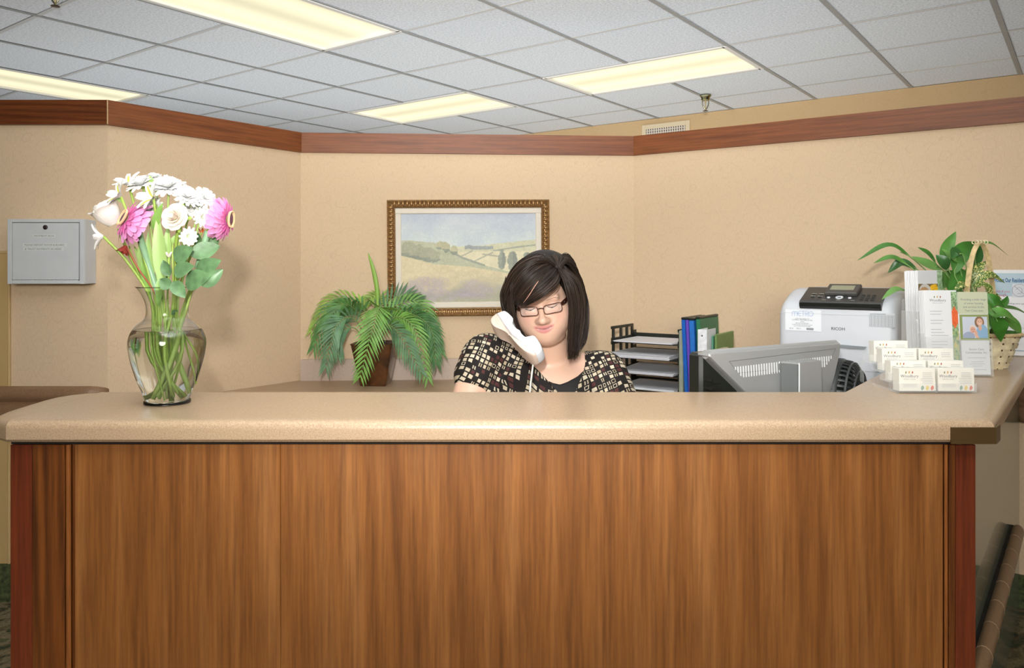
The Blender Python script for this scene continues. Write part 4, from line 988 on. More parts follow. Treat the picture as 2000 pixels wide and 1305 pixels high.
# --- roses
def rose(label, head, nrm, R_, open_, path, m):
    t = flower_thing('white_rose', label, 'flower', head, 'white roses in the vase'); M_ = basis(nrm)
    lay = ((3, .34, 1.45), (4, .5, 1.3), (5, .66, 1.12), (5, .84, .85), (6, 1.0, .55)) if open_ else ((3, .55, 1.52), (4, .7, 1.45), (4, .82, 1.36), (5, .95, 1.2), (4, 1.08, .95))
    for q, (n_, r, lift) in enumerate(lay):
        for k in range(n_):
            a0 = 2 * PI * k / n_ + q * .7; rows = []; hw = PI / n_ * 1.35
            for i in range(7):
                tt = i / 6; row = []
                for j in range(7):
                    s_ = j / 6 * 2 - 1; a = a0 + s_ * hw * (.55 + .45 * math.sin(PI * min(1, tt * .9 + .1))) * (1 if tt < .99 else .8)
                    if open_: rad = R_ * r * (.25 + .75 * tt ** .8 * (.45 + .55 * math.cos(lift) + .0)); z = R_ * (.62 * math.sin(lift) * tt ** .9 + .12 - .2 * r) - (R_ * .10 * max(0, tt - .75) * 4 * (r > .6)) * (1 - .3 * s_ * s_) - R_ * .06 * s_ * s_ * tt
                    else: rad = R_ * r * (.25 + .62 * math.sin(PI * min(.62, tt * .60 + .08)) + (.22 * max(0, tt - .72) * 3.4 if q > 2 else -.28 * max(0, tt - .6))); z = R_ * (1.75 * tt * (.85 + .15 * math.sin(lift)) - .3 - (.35 * max(0, tt - .8) * 3 if q > 2 else 0)) - R_ * .08 * s_ * s_ * tt
                    row.append(M_ @ Vector((rad * math.cos(a), rad * math.sin(a), z)))
                rows.append(row)
            mb = MB(); mb.sheet(rows); mb.build('petal', m, t, 180)
    for k in range(5): mb = MB(); petal(mb, M_ @ Matrix.Translation((0, 0, -R_ * .3)), 2 * PI * k / 5, R_ * .9, R_ * .28, .3 if open_ else 1.0, .3, .004); mb.build('sepal', stem_g, t, 180)
    mb = MB(); stem(mb, local(t, path), .0036); mb.build('stem', stem_g, t, 180)
r1, r2 = fp(219, 430, -.01), fp(343, 425, -.085)
rose('large half-open white rose bud at the left of the bouquet', r1, (-.42, -.34, .84), .031, False, [r1 + Vector((.01, .01, -.02)), fp(240, 470, .0), fp(268, 530, .02), fp(296, 590, .02), fp(322, 690, .02), fp(332, 775, .03)], mat('petal_white_rose', (248, 242, 234), .55))
rose('fully open cream rose facing forward in the centre of the bouquet', r2, (-.12, -.94, .25), .033, True, [r2 + Vector((0, .02, -.01)), fp(343, 480, -.04), fp(343, 540, -.02), fp(338, 600, -.01), fp(322, 680, -.02), fp(336, 772, -.02)], cream_p)
# --- chrysanthemums
mum_c = mat('mum_centre', (240, 240, 206), .6)
def mum(label, head, nrm, R_, n_, path, layers=4):
    t = flower_thing('white_chrysanthemum', label, 'flower', head, 'white daisies in the vase'); M_ = basis(nrm)
    for q in range(layers):
        for k in range(n_):
            mb = MB(); petal(mb, M_, 2 * PI * (k + .5 * q) / n_ + random.uniform(-.06, .06), R_ * (1 - .18 * q) * random.uniform(.9, 1.06), R_ * .36, .10 + .36 * q + random.uniform(-.1, .1), .2, .003, .25, .08, 4, 4); mb.build('petal', white_p, t, 180)
    mb = MB(); mb.M = M_; mb.ell((0, 0, .004), (R_ * .15, R_ * .15, R_ * .16), 10, 6); mb.build('disc', mum_c, t, 180)
    mb = MB(); mb.M = M_; mb.ell((0, 0, -R_ * .12), (R_ * .28, R_ * .28, R_ * .2), 10, 6); mb.build('calyx', stem_g, t, 180)
    mb = MB(); stem(mb, local(t, path), .0024); mb.build('stem', stem_p, t, 180)
for lb, x, y, dy, nr, R_, n_ in (('largest white chrysanthemum crowning the bouquet', 328, 366, -.02, (.1, -.55, .8), .038, 15),
        ('white chrysanthemum at top left beside the crowning one', 276, 360, .0, (-.2, -.5, .8), .033, 13),
        ('white chrysanthemum right of the crowning one', 364, 384, -.02, (.5, -.5, .6), .032, 14),
        ('white daisy leaning right at the upper right of the bouquet', 400, 386, .01, (.75, -.45, .4), .026, 14),
        ('white daisy below the upper right daisy beside the pink gerbera', 396, 424, -.02, (.7, -.6, .0), .022, 13),
        ('small narrow-petalled daisy below the cream rose', 368, 462, -.05, (.5, -.7, -.1), .019, 12),
        ('small white daisy poking up at the top of the bouquet', 301, 346, .02, (.1, -.3, .9), .018, 11),
        ('small white daisy tucked behind the left pink gerbera', 300, 404, .0, (-.1, -.8, .3), .022, 12),
        ('white daisy partly hidden behind the cream rose', 372, 404, .02, (.3, -.8, .3), .028, 13)):
    h = fp(x, y, dy); nx = 327 + (x - 327) * .28
    mum(lb, h, nr, R_, n_, [h - Vector(nr).normalized() * .01, fp((x * .6 + nx * .4), y + 60, dy * .5), fp(nx, 590, 0), fp(nx + random.uniform(-8, 14), 690, random.uniform(-.02, .02)), fp(325 - (x - 327) * .3 + random.uniform(-8, 8), 772, random.uniform(-.03, .03))])
# --- alstroemerias
def alstro(label, head, nrm, s_, path):
    t = flower_thing('alstroemeria', label, 'flower', head, 'alstroemerias in the vase'); M_ = basis(nrm)
    for k in range(6):
        mb = MB(); petal(mb, M_, 2 * PI * k / 6, s_ * (1 if k % 2 else .92), s_ * (.52 if k % 2 else .38), .85, .5, .002, .3); mb.build('petal', white_p, t, 180)
        if k % 2 == 0: mb = MB(); petal(mb, M_ @ Matrix.Translation((0, 0, .0012)), 2 * PI * k / 6, s_ * .72, s_ * .15, .88, .5, .002, .3); mb.build('throat_stripe', yg, t, 180)
    mb = MB(); stem(mb, local(t, path), .003); mb.build('stem', stem_g, t, 180)
for lb, x, y, dy, nr, s_ in (('alstroemeria with yellow-green throat at the upper left above the rose', 236, 384, -.02, (-.55, -.6, .45), .036),
        ('alstroemeria hanging low at the left under the white rose', 202, 462, -.03, (-.85, -.3, -.1), .034),
        ('alstroemeria with striped throat in front of the crowning daisies', 300, 388, -.05, (-.5, -.75, .35), .038),
        ('alstroemeria at the very top left of the bouquet', 252, 362, .01, (-.2, -.5, .8), .034)):
    h = fp(x, y, dy); nx = 327 + (x - 327) * .25
    alstro(lb, h, nr, s_, [h, fp(x * .5 + nx * .5, max(y + 50, 470), dy * .5), fp(nx, 590, 0), fp(nx + 6, 690, random.uniform(-.02, .02)), fp(330 - (x - 327) * .2, 770, random.uniform(-.03, .03))])
# --- small red blooms and bud
def bud(name, label, x, y, dy, m, s_, n_, nr):
    h = fp(x, y, dy); t = flower_thing(name, label, 'flower', h); M_ = basis(nr)
    for k in range(n_): mb = MB(); petal(mb, M_, 2 * PI * k / n_, s_, s_ * .45, 1.2, .2, .003); mb.build('petal', m, t, 180)
    mb = MB(); nx = 327 + (x - 327) * .25; stem(mb, local(t, [h, fp(x * .6 + nx * .4, y + 45, dy), fp(nx, 585, 0), fp(nx + 5, 680, 0), fp(330, 770, .02)]), .002); mb.build('stem', stem_r if m is red_p else stem_g, t, 180)
bud('red_carnation', 'dark red bloom hanging under the left pink gerbera', 246, 480, -.02, red_p, .022, 9, (-.3, -.3, -.9))
bud('orange_bud', 'tiny orange bud beside the right gerbera stem', 394, 454, .03, orange_p, .010, 5, (.1, -.2, 1))
bud('rosebud', 'small white rosebud on a stem in the middle of the leaves', 330, 502, -.07, cream_p, .012, 5, (0, -.2, 1))
# --- leaves of the roses and lilies: cut sprays standing in the vase
def leaf(mb, base, tip, w_, nrm, bend=.0, pinch=1.0, rows_=9):
    base, tip = Vector(base), Vector(tip); d = tip - base; L = d.length; d.normalize(); n_ = Vector(nrm); n_ = (n_ - d * n_.dot(d)).normalized(); s_ = d.cross(n_); rows = []
    for i in range(rows_ + 1):
        t = i / rows_; ww = w_ * (math.sin(PI * t ** .8) ** .8 if 0 < t < 1 else .02) / 2; c = base + d * L * t + n_ * bend * L * math.sin(PI * t) 
        rows.append([c - s_ * ww + n_ * ww * .22, c - s_ * ww * .5 + n_ * ww * .05, c - n_ * .0006, c + s_ * ww * .5 + n_ * ww * .05, c + s_ * ww + n_ * ww * .22])
    mb.sheet(rows)
def spray(name, label, cat, leaves, path, m, sm):
    t = flower_thing(name, label, cat, Vector(path[0]))
    for (b, e, w_, nr) in leaves:
        mb = MB(); leaf(mb, Vector(b) - t.location, Vector(e) - t.location, w_, nr, random.uniform(.02, .08)); mb.build('leaf', m if not isinstance(m, list) else random.choice(m), t, 180)
    mb = MB(); stem(mb, local(t, path), .0018); mb.build('stem', sm, t, 180)
q = lambda x, y, d=0: fp(x, y, d)
spray('rose_foliage', 'dark serrated rose leaves on the right side of the bouquet', 'leaves',
      [(q(384, 534, -.05), q(432, 508, -.06), .040, (.2, -1, .2)), (q(362, 556, -.07), q(414, 538, -.09), .046, (.1, -1, .3)), (q(372, 500, -.03), q(430, 480, -.0), .042, (-.2, -1, .1)), (q(395, 470, .0), q(372, 462, .03), .03, (0, -1, 0)), (q(414, 462, .02), q(424, 482, .02), .026, (0, -1, .2)), (q(395, 560, -.09), q(436, 526, -.08), .030, (.5, -1, .2))],
      [q(392, 500, .02), q(384, 534, .0), q(364, 580, -.01), q(350, 640, 0), q(366, 720, .02), q(372, 760, .02)], leaf_d, stem_g)
spray('rose_foliage', 'dark rose leaves clustered in front of the vase neck', 'leaves',
      [(q(340, 508, -.07), q(378, 484, -.08), .040, (0, -1, .2)), (q(340, 535, -.08), q(380, 520, -.09), .038, (0, -1, .4)), (q(332, 540, -.08), q(318, 508, -.08), .026, (-.2, -1, .1)), (q(334, 562, -.08), q(312, 545, -.08), .028, (-.2, -1, .2)), (q(337, 550, -.08), q(362, 582, -.09), .030, (0, -1, .5)), (q(344, 612, -.01), q(336, 606, -.02), .016, (0, -1, .2))],
      [q(337, 478, -.06), q(338, 540, -.06), q(342, 590, -.02), q(350, 650, 0), q(373, 690, .01), q(384, 750, .02)], leaf_d, stem_g)
spray('lily_foliage', 'long pale green strap leaves in the middle of the bouquet', 'leaves',
      [(q(318, 560, -.03), q(308, 420, -.04), .030, (.1, -1, .1)), (q(325, 545, -.02), q(328, 440, -.03), .022, (.2, -1, .1)), (q(288, 560, .02), q(272, 470, .01), .020, (-.3, -1, .1)), (q(300, 560, .01), q(290, 450, .0), .020, (0, -1, 0)), (q(300, 450, -.03), q(318, 396, -.05), .018, (.2, -1, .2)), (q(244, 398, .0), q(208, 374, .0), .014, (-.1, -.6, .8)), (q(304, 372, .0), q(292, 342, .0), .014, (0, -1, 0)), (q(318, 500, -.02), q(350, 452, -.02), .014, (0, -1, .2)), (q(298, 540, .03), q(262, 480, .03), .016, (-.2, -1, 0))],
      [q(306, 400, -.02), q(312, 500, -.02), q(318, 580, 0), q(314, 650, .0), q(318, 710, .01), q(312, 768, .0)], [leaf_l, leaf_p], stem_p)
spray('lily_foliage', 'thick pale stems and narrow leaves at the left of the vase neck', 'leaves',
      [(q(296, 590, .0), q(276, 500, .0), .016, (-.2, -1, 0)), (q(310, 600, -.02), q(318, 520, -.02), .016, (0, -1, .1))],
      [q(252, 480, .0), q(272, 540, .01), q(300, 600, .01), q(304, 680, -.01), q(322, 780, -.03)], [leaf_l, leaf_p], stem_g)
# ------------------------------------------------------------------ acrylic holders, cards and brochures on the return
acr = mat('acrylic', (244, 248, 248), .03, spec=.7, Alpha=.13)
card_w = mat('card_stock', (240, 238, 228), .6); brow = mat('brochure_white', (238, 240, 242), .45); inkd = mat('print_grey', (120, 122, 126), .6); inkl = mat('print_light', (178, 180, 184), .6)
lf_g, lf_y, lf_r = mat('leaf_teal', (118, 160, 142), .6), mat('leaf_yellow', (228, 200, 90), .6), mat('leaf_redorange', (214, 92, 66), .6)
lg = [mat('logo_olive', (140, 140, 100), .6), mat('logo_gold', (206, 170, 100), .6), mat('logo_rust', (178, 90, 70), .6)]
def leafshape(mb, o, w_, h, tilt=.4):
    pts = []
    for k in range(13):
        a = k / 12; pts.append((math.sin(PI * a) * .5, a))
    pl = [(x + y * tilt * .5 - .1, y) for x, y in pts] + [(-x * .8 + y * tilt * .5 - .1, y) for x, y in pts[::-1][1:-1]]
    mb.add([Vector(o) + Vector((x * w_, 0, y * h)) for x, y in pl], [tuple(range(len(pl)))])
def logo(t, o, s):                            # three small leaves over the company name
    for k in range(3): mb = MB(); leafshape(mb, Vector(o) + Vector(((k - 1) * s * .95 - s * .1, 0, s * .62)), s * .42, s * .8 * (1 + .08 * (k == 1)), .5); mb.build('logo_leaf', lg[k], t)
    mb = MB(); text(mb, 'Woodbury', s * 1.15, Vector(o) + Vector((0, 0, -s * .38)), (1, 0, 0), (0, 0, 1)); mb.build('name_lettering', inkd, t)
    mb = MB(); text(mb, 'SENIOR LIVING', s * .5, Vector(o) + Vector((0, 0, -s * 1.05)), (1, 0, 0), (0, 0, 1)); mb.build('name_lettering', inkl, t)
def lines(t, items, y=-.0004, m=None, nm='text_line'):
    mb = MB()
    for x0, x1, z, h in items: mb.box(((x0 + x1) / 2, y, z), (x1 - x0, .0003, h))
    o = mb.build(nm, m or inkl, t); o['kind'] = 'stuff'
CWd, CHt = .0885, .0555
hold = thing('card_holder', 'clear acrylic four-tier business card holder on the counter return', 'holder', (.94, 1.893, CZ))
cols = [(.006, .094), (.100, .188)]; cardlab = {(0, 0): 'front left stack of business cards in the acrylic holder', (0, 1): 'front right stack of business cards in the acrylic holder',
    (1, 0): 'left card stack on the second tier of the holder', (1, 1): 'right card stack on the second tier of the holder', (2, 0): 'left card stack on the third tier of the holder',
    (2, 1): 'right card stack on the third tier of the holder', (3, 0): 'single card stack on the topmost back tier'}
for r in range(4):
    y0, z0 = .044 * r, .006 + .0195 * r - (.004 if r == 3 else 0)
    nc = 1 if r == 3 else 2; xr = .192 if nc == 2 else .098; dx0 = -.002 * r
    mb = MB(); mb.box(((xr + dx0) / 2, y0 - .004, z0 + .007), (xr - dx0, .0016, .022), bev=.0005); mb.build('pocket_front', acr, hold)
    mb = MB(); mb.box(((xr + dx0) / 2, y0 + .017, z0 - .0035), (xr - dx0, .041, .0016)); mb.build('pocket_floor', acr, hold)
    for x in (dx0 - .001, xr): mb = MB(); mb.prism([(x - .0008, y0 - .0045), (x + .0008, y0 - .0045), (x + .0008, y0 + .036), (x - .0008, y0 + .036)], z0 - .0035, z0 + .020); mb.build('pocket_side', acr, hold)
    if nc == 2: mb = MB(); mb.box((.097, y0 + .01, z0 + .006), (.0014, .03, .02)); mb.build('divider', acr, hold)
for x in (-.005, .09): 
    mb = MB(); mb.box((x, .178, .032), (.0016, .02, .062)); mb.build('support_leg', acr, hold)
    mb = MB(); mb.box((x, .05, .004), (.0016, .13, .006)); mb.build('support_foot', acr, hold)
for (r, c), lb in cardlab.items():
    y0, z0 = .044 * r, .006 + .0195 * r - (.004 if r == 3 else 0)
    x0 = .0065 + c * .094; dpt = .030 if r else .034
    st = thing('business_card_stack', lb, 'cards', hold.location + Vector((x0 + CWd / 2 - .044 + .0435 + random.uniform(-.0008, .0008), y0 - .0015, z0 - .001)), rot=(-.06, 0, random.uniform(-.01, .01)), group='business cards in the acrylic holder')
    hh = CHt - (.006 if r == 1 else 0)
    mb = MB(); mb.box((0, dpt / 2, hh / 2), (CWd, dpt, hh), bev=.0008)
    mb.build('cards', card_w, st)
    logo(st, (-CWd * .22, -.0006, hh * .66), .0085)
    L = [(CWd * .14, CWd * .40, hh * (.80 - .085 * k), .0009) for k in range(3)]
    if r == 0:
        L += [(CWd * (.06 if c == 0 else .02) + CWd * .08 * random.random(), CWd * .42, hh * (.55 - .07 * k), .0008) for k in range(4)]
        L += [(-CWd * .40, -CWd * .02, hh * (.30 - .055 * k), .0007) for k in range(3)]
        for k, m in enumerate((lf_g, lf_y, lf_r)): mb = MB(); leafshape(mb, (CWd * (.12 + .135 * k), -.0006, hh * .03), .0085, .0125, .5); mb.build('printed_leaf', m, st)
    lines(st, L, -.0006)
# brochures
def brochure_stack(label, loc, rz, lean, w_, h, d_):
    t = thing('brochure_stack', label, 'brochures', loc, rot=(-lean, 0, rz), group='brochures on the counter return')
    for k in range(max(2, int(d_ / .006))):
        y = d_ * k / max(2, int(d_ / .006)); mb = MB(); mb.box((random.uniform(-.0008, .0008), y + .0026, h / 2 + random.uniform(-.0012, .0)), (w_, .005, h), bev=.0012); mb.build('brochure', brow if k else brow, t)
    return t
cream_ed = brow
pL = Vector((at(1797, 600, 2.30).x, 2.30, CZ + .055))
tl = brochure_stack('tall white brochures with a corn and bread photo in the rear holder', pL + Vector((.045, .015, 0)), .33, .04, .098, .243, .05)
def food(u, v):
    c = np.zeros(u.shape + (3,)) + np.array((222, 224, 226.)); n1 = fbm(u, v, 9, 2); n2 = fbm(u, v, 30, 4)
    gr = (u > .78); c[gr] = (np.array((150, 180, 140.)) + ((n1 - .5) * 120)[..., None])[gr]
    ph = (v > .52) & (u < .80); c[ph] = (120, 104, 70)
    y = ph & (((u - .62) / .2) ** 2 + ((v - .8) / .26) ** 2 < 1 + (n1 - .5)); c[y] = (np.array((240, 190, 50.)) + ((n2 - .5) * 150)[..., None] * np.array((.4, .7, .4)))[y]
    b = ((u - .27) / .24) ** 2 + ((v - .80) / .28) ** 2 < 1; c[b] = (206, 202, 196); b = ((u - .24) / .2) ** 2 + ((v - .88) / .24) ** 2 < 1; c[b] = (190, 152, 108)
    return c
me = paint_grid(.094, .075, 60, 48, food); me.materials.append(vcol_mat('printed_photo', .4)); link('cover_photo', me, tl, (.0, -.0006, .243 - .039))
for nm, c, d in (('holder_front', (0, -.012, .05), (.106, .002, .150)), ('holder_back', (0, .062, .06), (.106, .002, .19)), ('holder_base', (0, .026, -.027), (.106, .08, .003)), ('holder_side', (-.053, .026, .045), (.002, .076, .15)), ('holder_side', (.053, .026, .045), (.002, .076, .15))):
    if nm == 'holder_front': bh_ = thing('brochure_holder', 'clear acrylic pocket holding the tall rear brochures', 'holder', pL + Vector((.045, .015, -.0)), .33)
    mb = MB(); mb.box(c, d); mb.build(nm, acr, bh_)
for sx in (-.052, .052): mb = MB(); mb.box((sx, .03, -.042), (.003, .08, .026)); mb.build('holder_foot', acr, bh_)
pM = Vector((at(1848, 700, 2.165).x - .006, 2.165, CZ + .012))
tm_ = brochure_stack('middle brochures with a company name list and a strip of vegetables', pM, 0, .09, .093, .232, .032)
logo(tm_, (-.008, -.0006, .203), .0090)
rr = random.Random(4)
lines(tm_, [(-.031 + 0, -.031 + .05 * (.55 + .45 * rr.random()), .172 - .0085 * k, .0013) for k in range(19) if k not in (2, 5, 9, 13)], -.0006)
def veg(u, v):
    n1, n2 = fbm(u, v * 6, 5, 11), fbm(u, v * 6, 14, 12); c = np.zeros(u.shape + (3,)) + np.array((150, 178, 132.)); c += ((n1 - .5) * 150)[..., None] + ((n2 - .5) * 60)[..., None]
    o = (np.abs(v - .36) < .16 * (1 - np.abs(u - .45))) ; c[o] = (np.array((232, 110, 64.)) + ((n2 - .5) * 70)[..., None])[o]
    p = n1 > .60; c[p & (v > .55)] = (206, 190, 110); c[(n2 < .36) & (v < .25)] = (70, 100, 90); return c
me = paint_grid(.017, .20, 14, 110, veg); me.materials.append(MATS['printed_photo']); link('vegetable_strip', me, tm_, (.038, -.0008, .232 - .105))
pR = Vector((at(1909, 736, 2.165).x, 2.165, CZ + .006))
tr = brochure_stack('sage green topped brochures with a photo of two women', pR + Vector((0, .006, 0)), 0, .085, .086, .232, .02)
sage = mat('sage_green', (176, 188, 140), .5); sage_d = mat('sage_dark', (150, 164, 104), .5)
mb = MB(); mb.box((0, -.0006, .201), (.085, .0006, .062)); mb.build('title_panel', mat('sage_pale', (208, 214, 184), .5), tr)
mb = MB(); mb.box((.002, -.0006, .132), (.082, .0006, .072)); mb.build('photo_border', sage_d, tr)
def women(u, v):
    c = np.zeros(u.shape + (3,)) + np.array((214, 220, 234.)); E_ = lambda cx, cy, rx, ry: ((u - cx) / rx) ** 2 + ((v - cy) / ry) ** 2 < 1
    c[E_(.68, .26, .19, .28)] = (150, 118, 92); c[E_(.78, .78, .24, .42)] = (150, 186, 216); c[E_(.70, .52, .07, .12)] = (226, 178, 152)
    c[E_(.69, .25, .12, .17)] = (232, 188, 164); c[E_(.69, .33, .05, .015)] = (250, 240, 236)
    for x in (.64, .74): c[E_(x, .22, .016, .016)] = (90, 70, 60)
    c[E_(.24, .92, .24, .22)] = (168, 180, 204); c[E_(.40, .55, .13, .17)] = (232, 222, 214); c[E_(.41, .62, .11, .15)] = (228, 176, 154)
    for x in (.37, .46): c[E_(x, .59, .014, .014)] = (90, 70, 60)
    c[E_(.42, .70, .04, .012)] = (190, 100, 96); c[E_(.53, .80, .06, .16)] = (228, 180, 158); c[(v > .80) & (np.abs(u - (.50 + (v - .8) * .5)) < .06)] = (230, 184, 160); return c
me = paint_grid(.070, .060, 90, 78, women); me.materials.append(MATS['printed_photo']); link('cover_photo', me, tr, (.003, -.0014, .132))
mb = MB()
for k, s_ in enumerate(('Providing a wide range', 'of senior housing', 'and services to the', 'Twin Cities area')): text(mb, s_, .0078, (.002, -.0012, .208 - .0105 * k), (1, 0, 0), (0, 0, 1))
mb.build('lettering', inkd, tr); mb = MB()
text(mb, 'Senior Care', .0085, (.004, -.0008, .068), (1, 0, 0), (0, 0, 1)); text(mb, 'Communities, Inc.', .0085, (.004, -.0008, .059), (1, 0, 0), (0, 0, 1))
mb.build('lettering', inkd, tr)
lines(tr, [(-.022, .03, .047, .0012), (-.012, .022, .036, .001), (-.016, .026, .030, .001), (-.010, .018, .024, .001), (-.02, .03, .014, .001)], -.0006)
sh = thing('brochure_stand', 'clear acrylic leaning stand holding the sage green brochures', 'holder', pR + Vector((0, .006, -.004)), rot=(-.085, 0, 0))
for nm, c, d in (('front_plate', (0, -.0045, .052), (.094, .0018, .104)), ('base_plate', (0, .012, .0), (.094, .04, .003)), ('back_plate', (0, .024, .09), (.094, .002, .18)), ('side_plate', (-.047, .01, .05), (.0018, .028, .1)), ('side_plate', (.047, .01, .05), (.0018, .028, .1))):
    mb = MB(); mb.box(c, d, bev=.0006); mb.build(nm, acr, sh)
sm_ = thing('brochure_stand', 'clear acrylic leaning stand holding the vegetable-strip brochures', 'holder', pM + Vector((0, 0, -.010)), rot=(-.09, 0, 0))
for nm, c, d in (('front_plate', (0, -.004, .055), (.1, .0018, .11)), ('base_plate', (0, .016, .0), (.1, .045, .003)), ('back_plate', (0, .036, .08), (.1, .002, .16)), ('side_plate', (-.05, .016, .06), (.0018, .038, .12)), ('side_plate', (.05, .016, .06), (.0018, .038, .12))):
    mb = MB(); mb.box(c, d, bev=.0006); mb.build(nm, acr, sm_)
# ------------------------------------------------------------------ woven basket with mixed house plants
bc = Vector((at(1928, 700, 2.37).x, 2.37, CZ)); bas = thing('woven_basket', 'small woven splint basket with tall handle at the end of the counter', 'basket', bc)
wick = mat('splint_pale', (240, 224, 186), .55, mottle=(60, .08)); wick2 = mat('splint_tan', (226, 200, 150), .55, mottle=(60, .1)); wdark = mat('basket_inside', (96, 66, 20), .9)
rz_ = lambda z: .050 + (.087 - .050) * (z / .108) ** .85
NS = 14
mb = MB(); mb.lathe([(.001, .002)] + [(rz_(z) - .004, z) for z in np.linspace(.002, .102, 8)], 40); mb.build('lining', wdark, bas, 60)
for k in range(NS):
    a = 2 * PI * k / NS; mb = MB(); rows = []
    for z in np.linspace(0, .106, 10): rows.append([Vector(((rz_(z) - .0005) * math.cos(a + s_), (rz_(z) - .0005) * math.sin(a + s_), z)) for s_ in (.19, 0, -.19)])
    mb.sheet(rows); mb.build('stave', wick, bas, 180)
for r in range(5):
    mb = MB(); z0, z1 = .004 + r * .0195, .004 + r * .0195 + .0142; n_ = NS * 6; rings = []
    for q in range(n_):
        a = 2 * PI * q / n_; w_ = .0030 * math.cos(a * NS / 2 + PI * (r % 2)); rings.append([Vector(((rz_(z) + w_ + o_) * math.cos(a), (rz_(z) + w_ + o_) * math.sin(a), z)) for z, o_ in ((z0, .0002), (z1, .0002), (z1, .0012), (z0, .0012))])
    mb.loft(rings + [rings[0]], False); mb.build('weave_band', wick, bas, 40)
mb = MB(); rim = [Vector((.0885 * math.cos(a), .0885 * math.sin(a), .105)) for a in np.linspace(0, 2 * PI, 49)]; mb.tube(rim, .0055, 10); mb.build('rim', wick2, bas, 60)
mb = MB(); ha = math.radians(15); hp = spline([(-.088, 0, .03), (-.089, 0, .14), (-.078, 0, .25), (-.045, 0, .345), (0, 0, .382), (.045, 0, .345), (.078, 0, .25), (.089, 0, .14), (.088, 0, .03)], 40)
hx = Vector((math.cos(ha), math.sin(ha), 0)); hy = Vector((-hx.y, hx.x, 0)); hp = [Vector((-.022, 0, 0)) + hx * (p.x * .60) + Vector((0, 0, p.z)) for p in hp]; rings = []
for i, p in enumerate(hp):
    tg = (hp[min(i + 1, 40)] - hp[max(i - 1, 0)]).normalized(); nn = tg.cross(hy); rings.append([p + hy * .0095 + nn * .001, p + hy * .0095 - nn * .001, p - hy * .0095 - nn * .001, p - hy * .0095 + nn * .001])
mb.loft(rings); mb.build('handle', wick2, bas, 40)
mb = MB()
for k in range(4): mb.tube([Vector((-.022, 0, .383)) + hx * .012 * (k - 1.5) + hy * .012 * math.cos(a) + Vector((0, 0, .006 * math.sin(a))) for a in np.linspace(0, 2 * PI, 13)], .0016, 6)
o = mb.build('handle_wrap', wick, bas, 60); o['kind'] = 'stuff'
mb = MB(); mb.lathe([(.001, .1), (.06, .1), (.082, .094)], 24); mb.build('soil', mat('moss_grey', (110, 104, 74), .95, bump=(150, 1.)), bas)
lg1 = [mat('peace_leaf_' + str(i), c, .32, mottle=(25, .08)) for i, c in enumerate(((70, 124, 50), (92, 146, 66), (58, 104, 52), (112, 158, 84)))]
n = NT('speckled_leaf'); n.set(Roughness=.4); v = n.coord(); vo = n.n('ShaderNodeTexVoronoi', {'Vector': v, 'Scale': 260}); nz = n.noise(v, 150, 3)
n.col(n.ramp(n.math('ADD', n.math('MULTIPLY', vo.outputs[0], .6), n.math('MULTIPLY', nz, .6)), [(.50, (222, 218, 140)), (.58, (84, 116, 50))])); speck = n.m
pothos = [mat('pothos_' + str(i), c, .35, mottle=(30, .1)) for i, c in enumerate(((62, 118, 40), (92, 148, 62), (76, 120, 60)))]
def curved_leaf(mb, pts, w_, nrm, fold=.25, shape=.9, blunt=.0):
    sp = spline(pts, 14); rows = []
    for i, p in enumerate(sp):
        t = i / 14; tg = (sp[min(i + 1, 14)] - sp[max(i - 1, 0)]).normalized(); n_ = Vector(nrm); n_ = (n_ - tg * n_.dot(tg)).normalized(); s_ = tg.cross(n_)
        ww = w_ / 2 * max(.02, math.sin(PI * min(1, (t * (1 - blunt) + blunt)) ** shape) ** .85 if t < 1 else .02)
        rows.append([p - s_ * ww + n_ * ww * fold, p - s_ * ww * .5 + n_ * ww * fold * .3, p, p + s_ * ww * .5 + n_ * ww * fold * .3, p + s_ * ww + n_ * ww * fold])
    mb.sheet(rows)
def plant(name, label, leaves, mats, root, stem_m, shape=.9, blunt=0., fold=.25, dd=0.):
    t = thing(name, label, 'plant', root)
    for k, (pl, w_, nr) in enumerate(leaves):
        P = [at(p[0], p[1], p[2] + dd) - t.location for p in pl]; m = mats[k % len(mats)] if isinstance(mats, list) else mats
        mb = MB(); curved_leaf(mb, P, w_ * 2.37 / F, nr, fold, shape, blunt); o = mb.build('leaf', m, t, 180)
        mb = MB(); r0 = Vector((random.uniform(-.025, .025), random.uniform(-.025, .02), .0)); mb.tube(spline([r0, r0.lerp(P[0], .6) + Vector((0, 0, .012)), P[0], P[0].lerp(P[1], .5)], 8), .0019, 5); mb.build('stalk', stem_m, t, 180)
    return t
stk = mat('stalk_green', (120, 160, 84), .4)
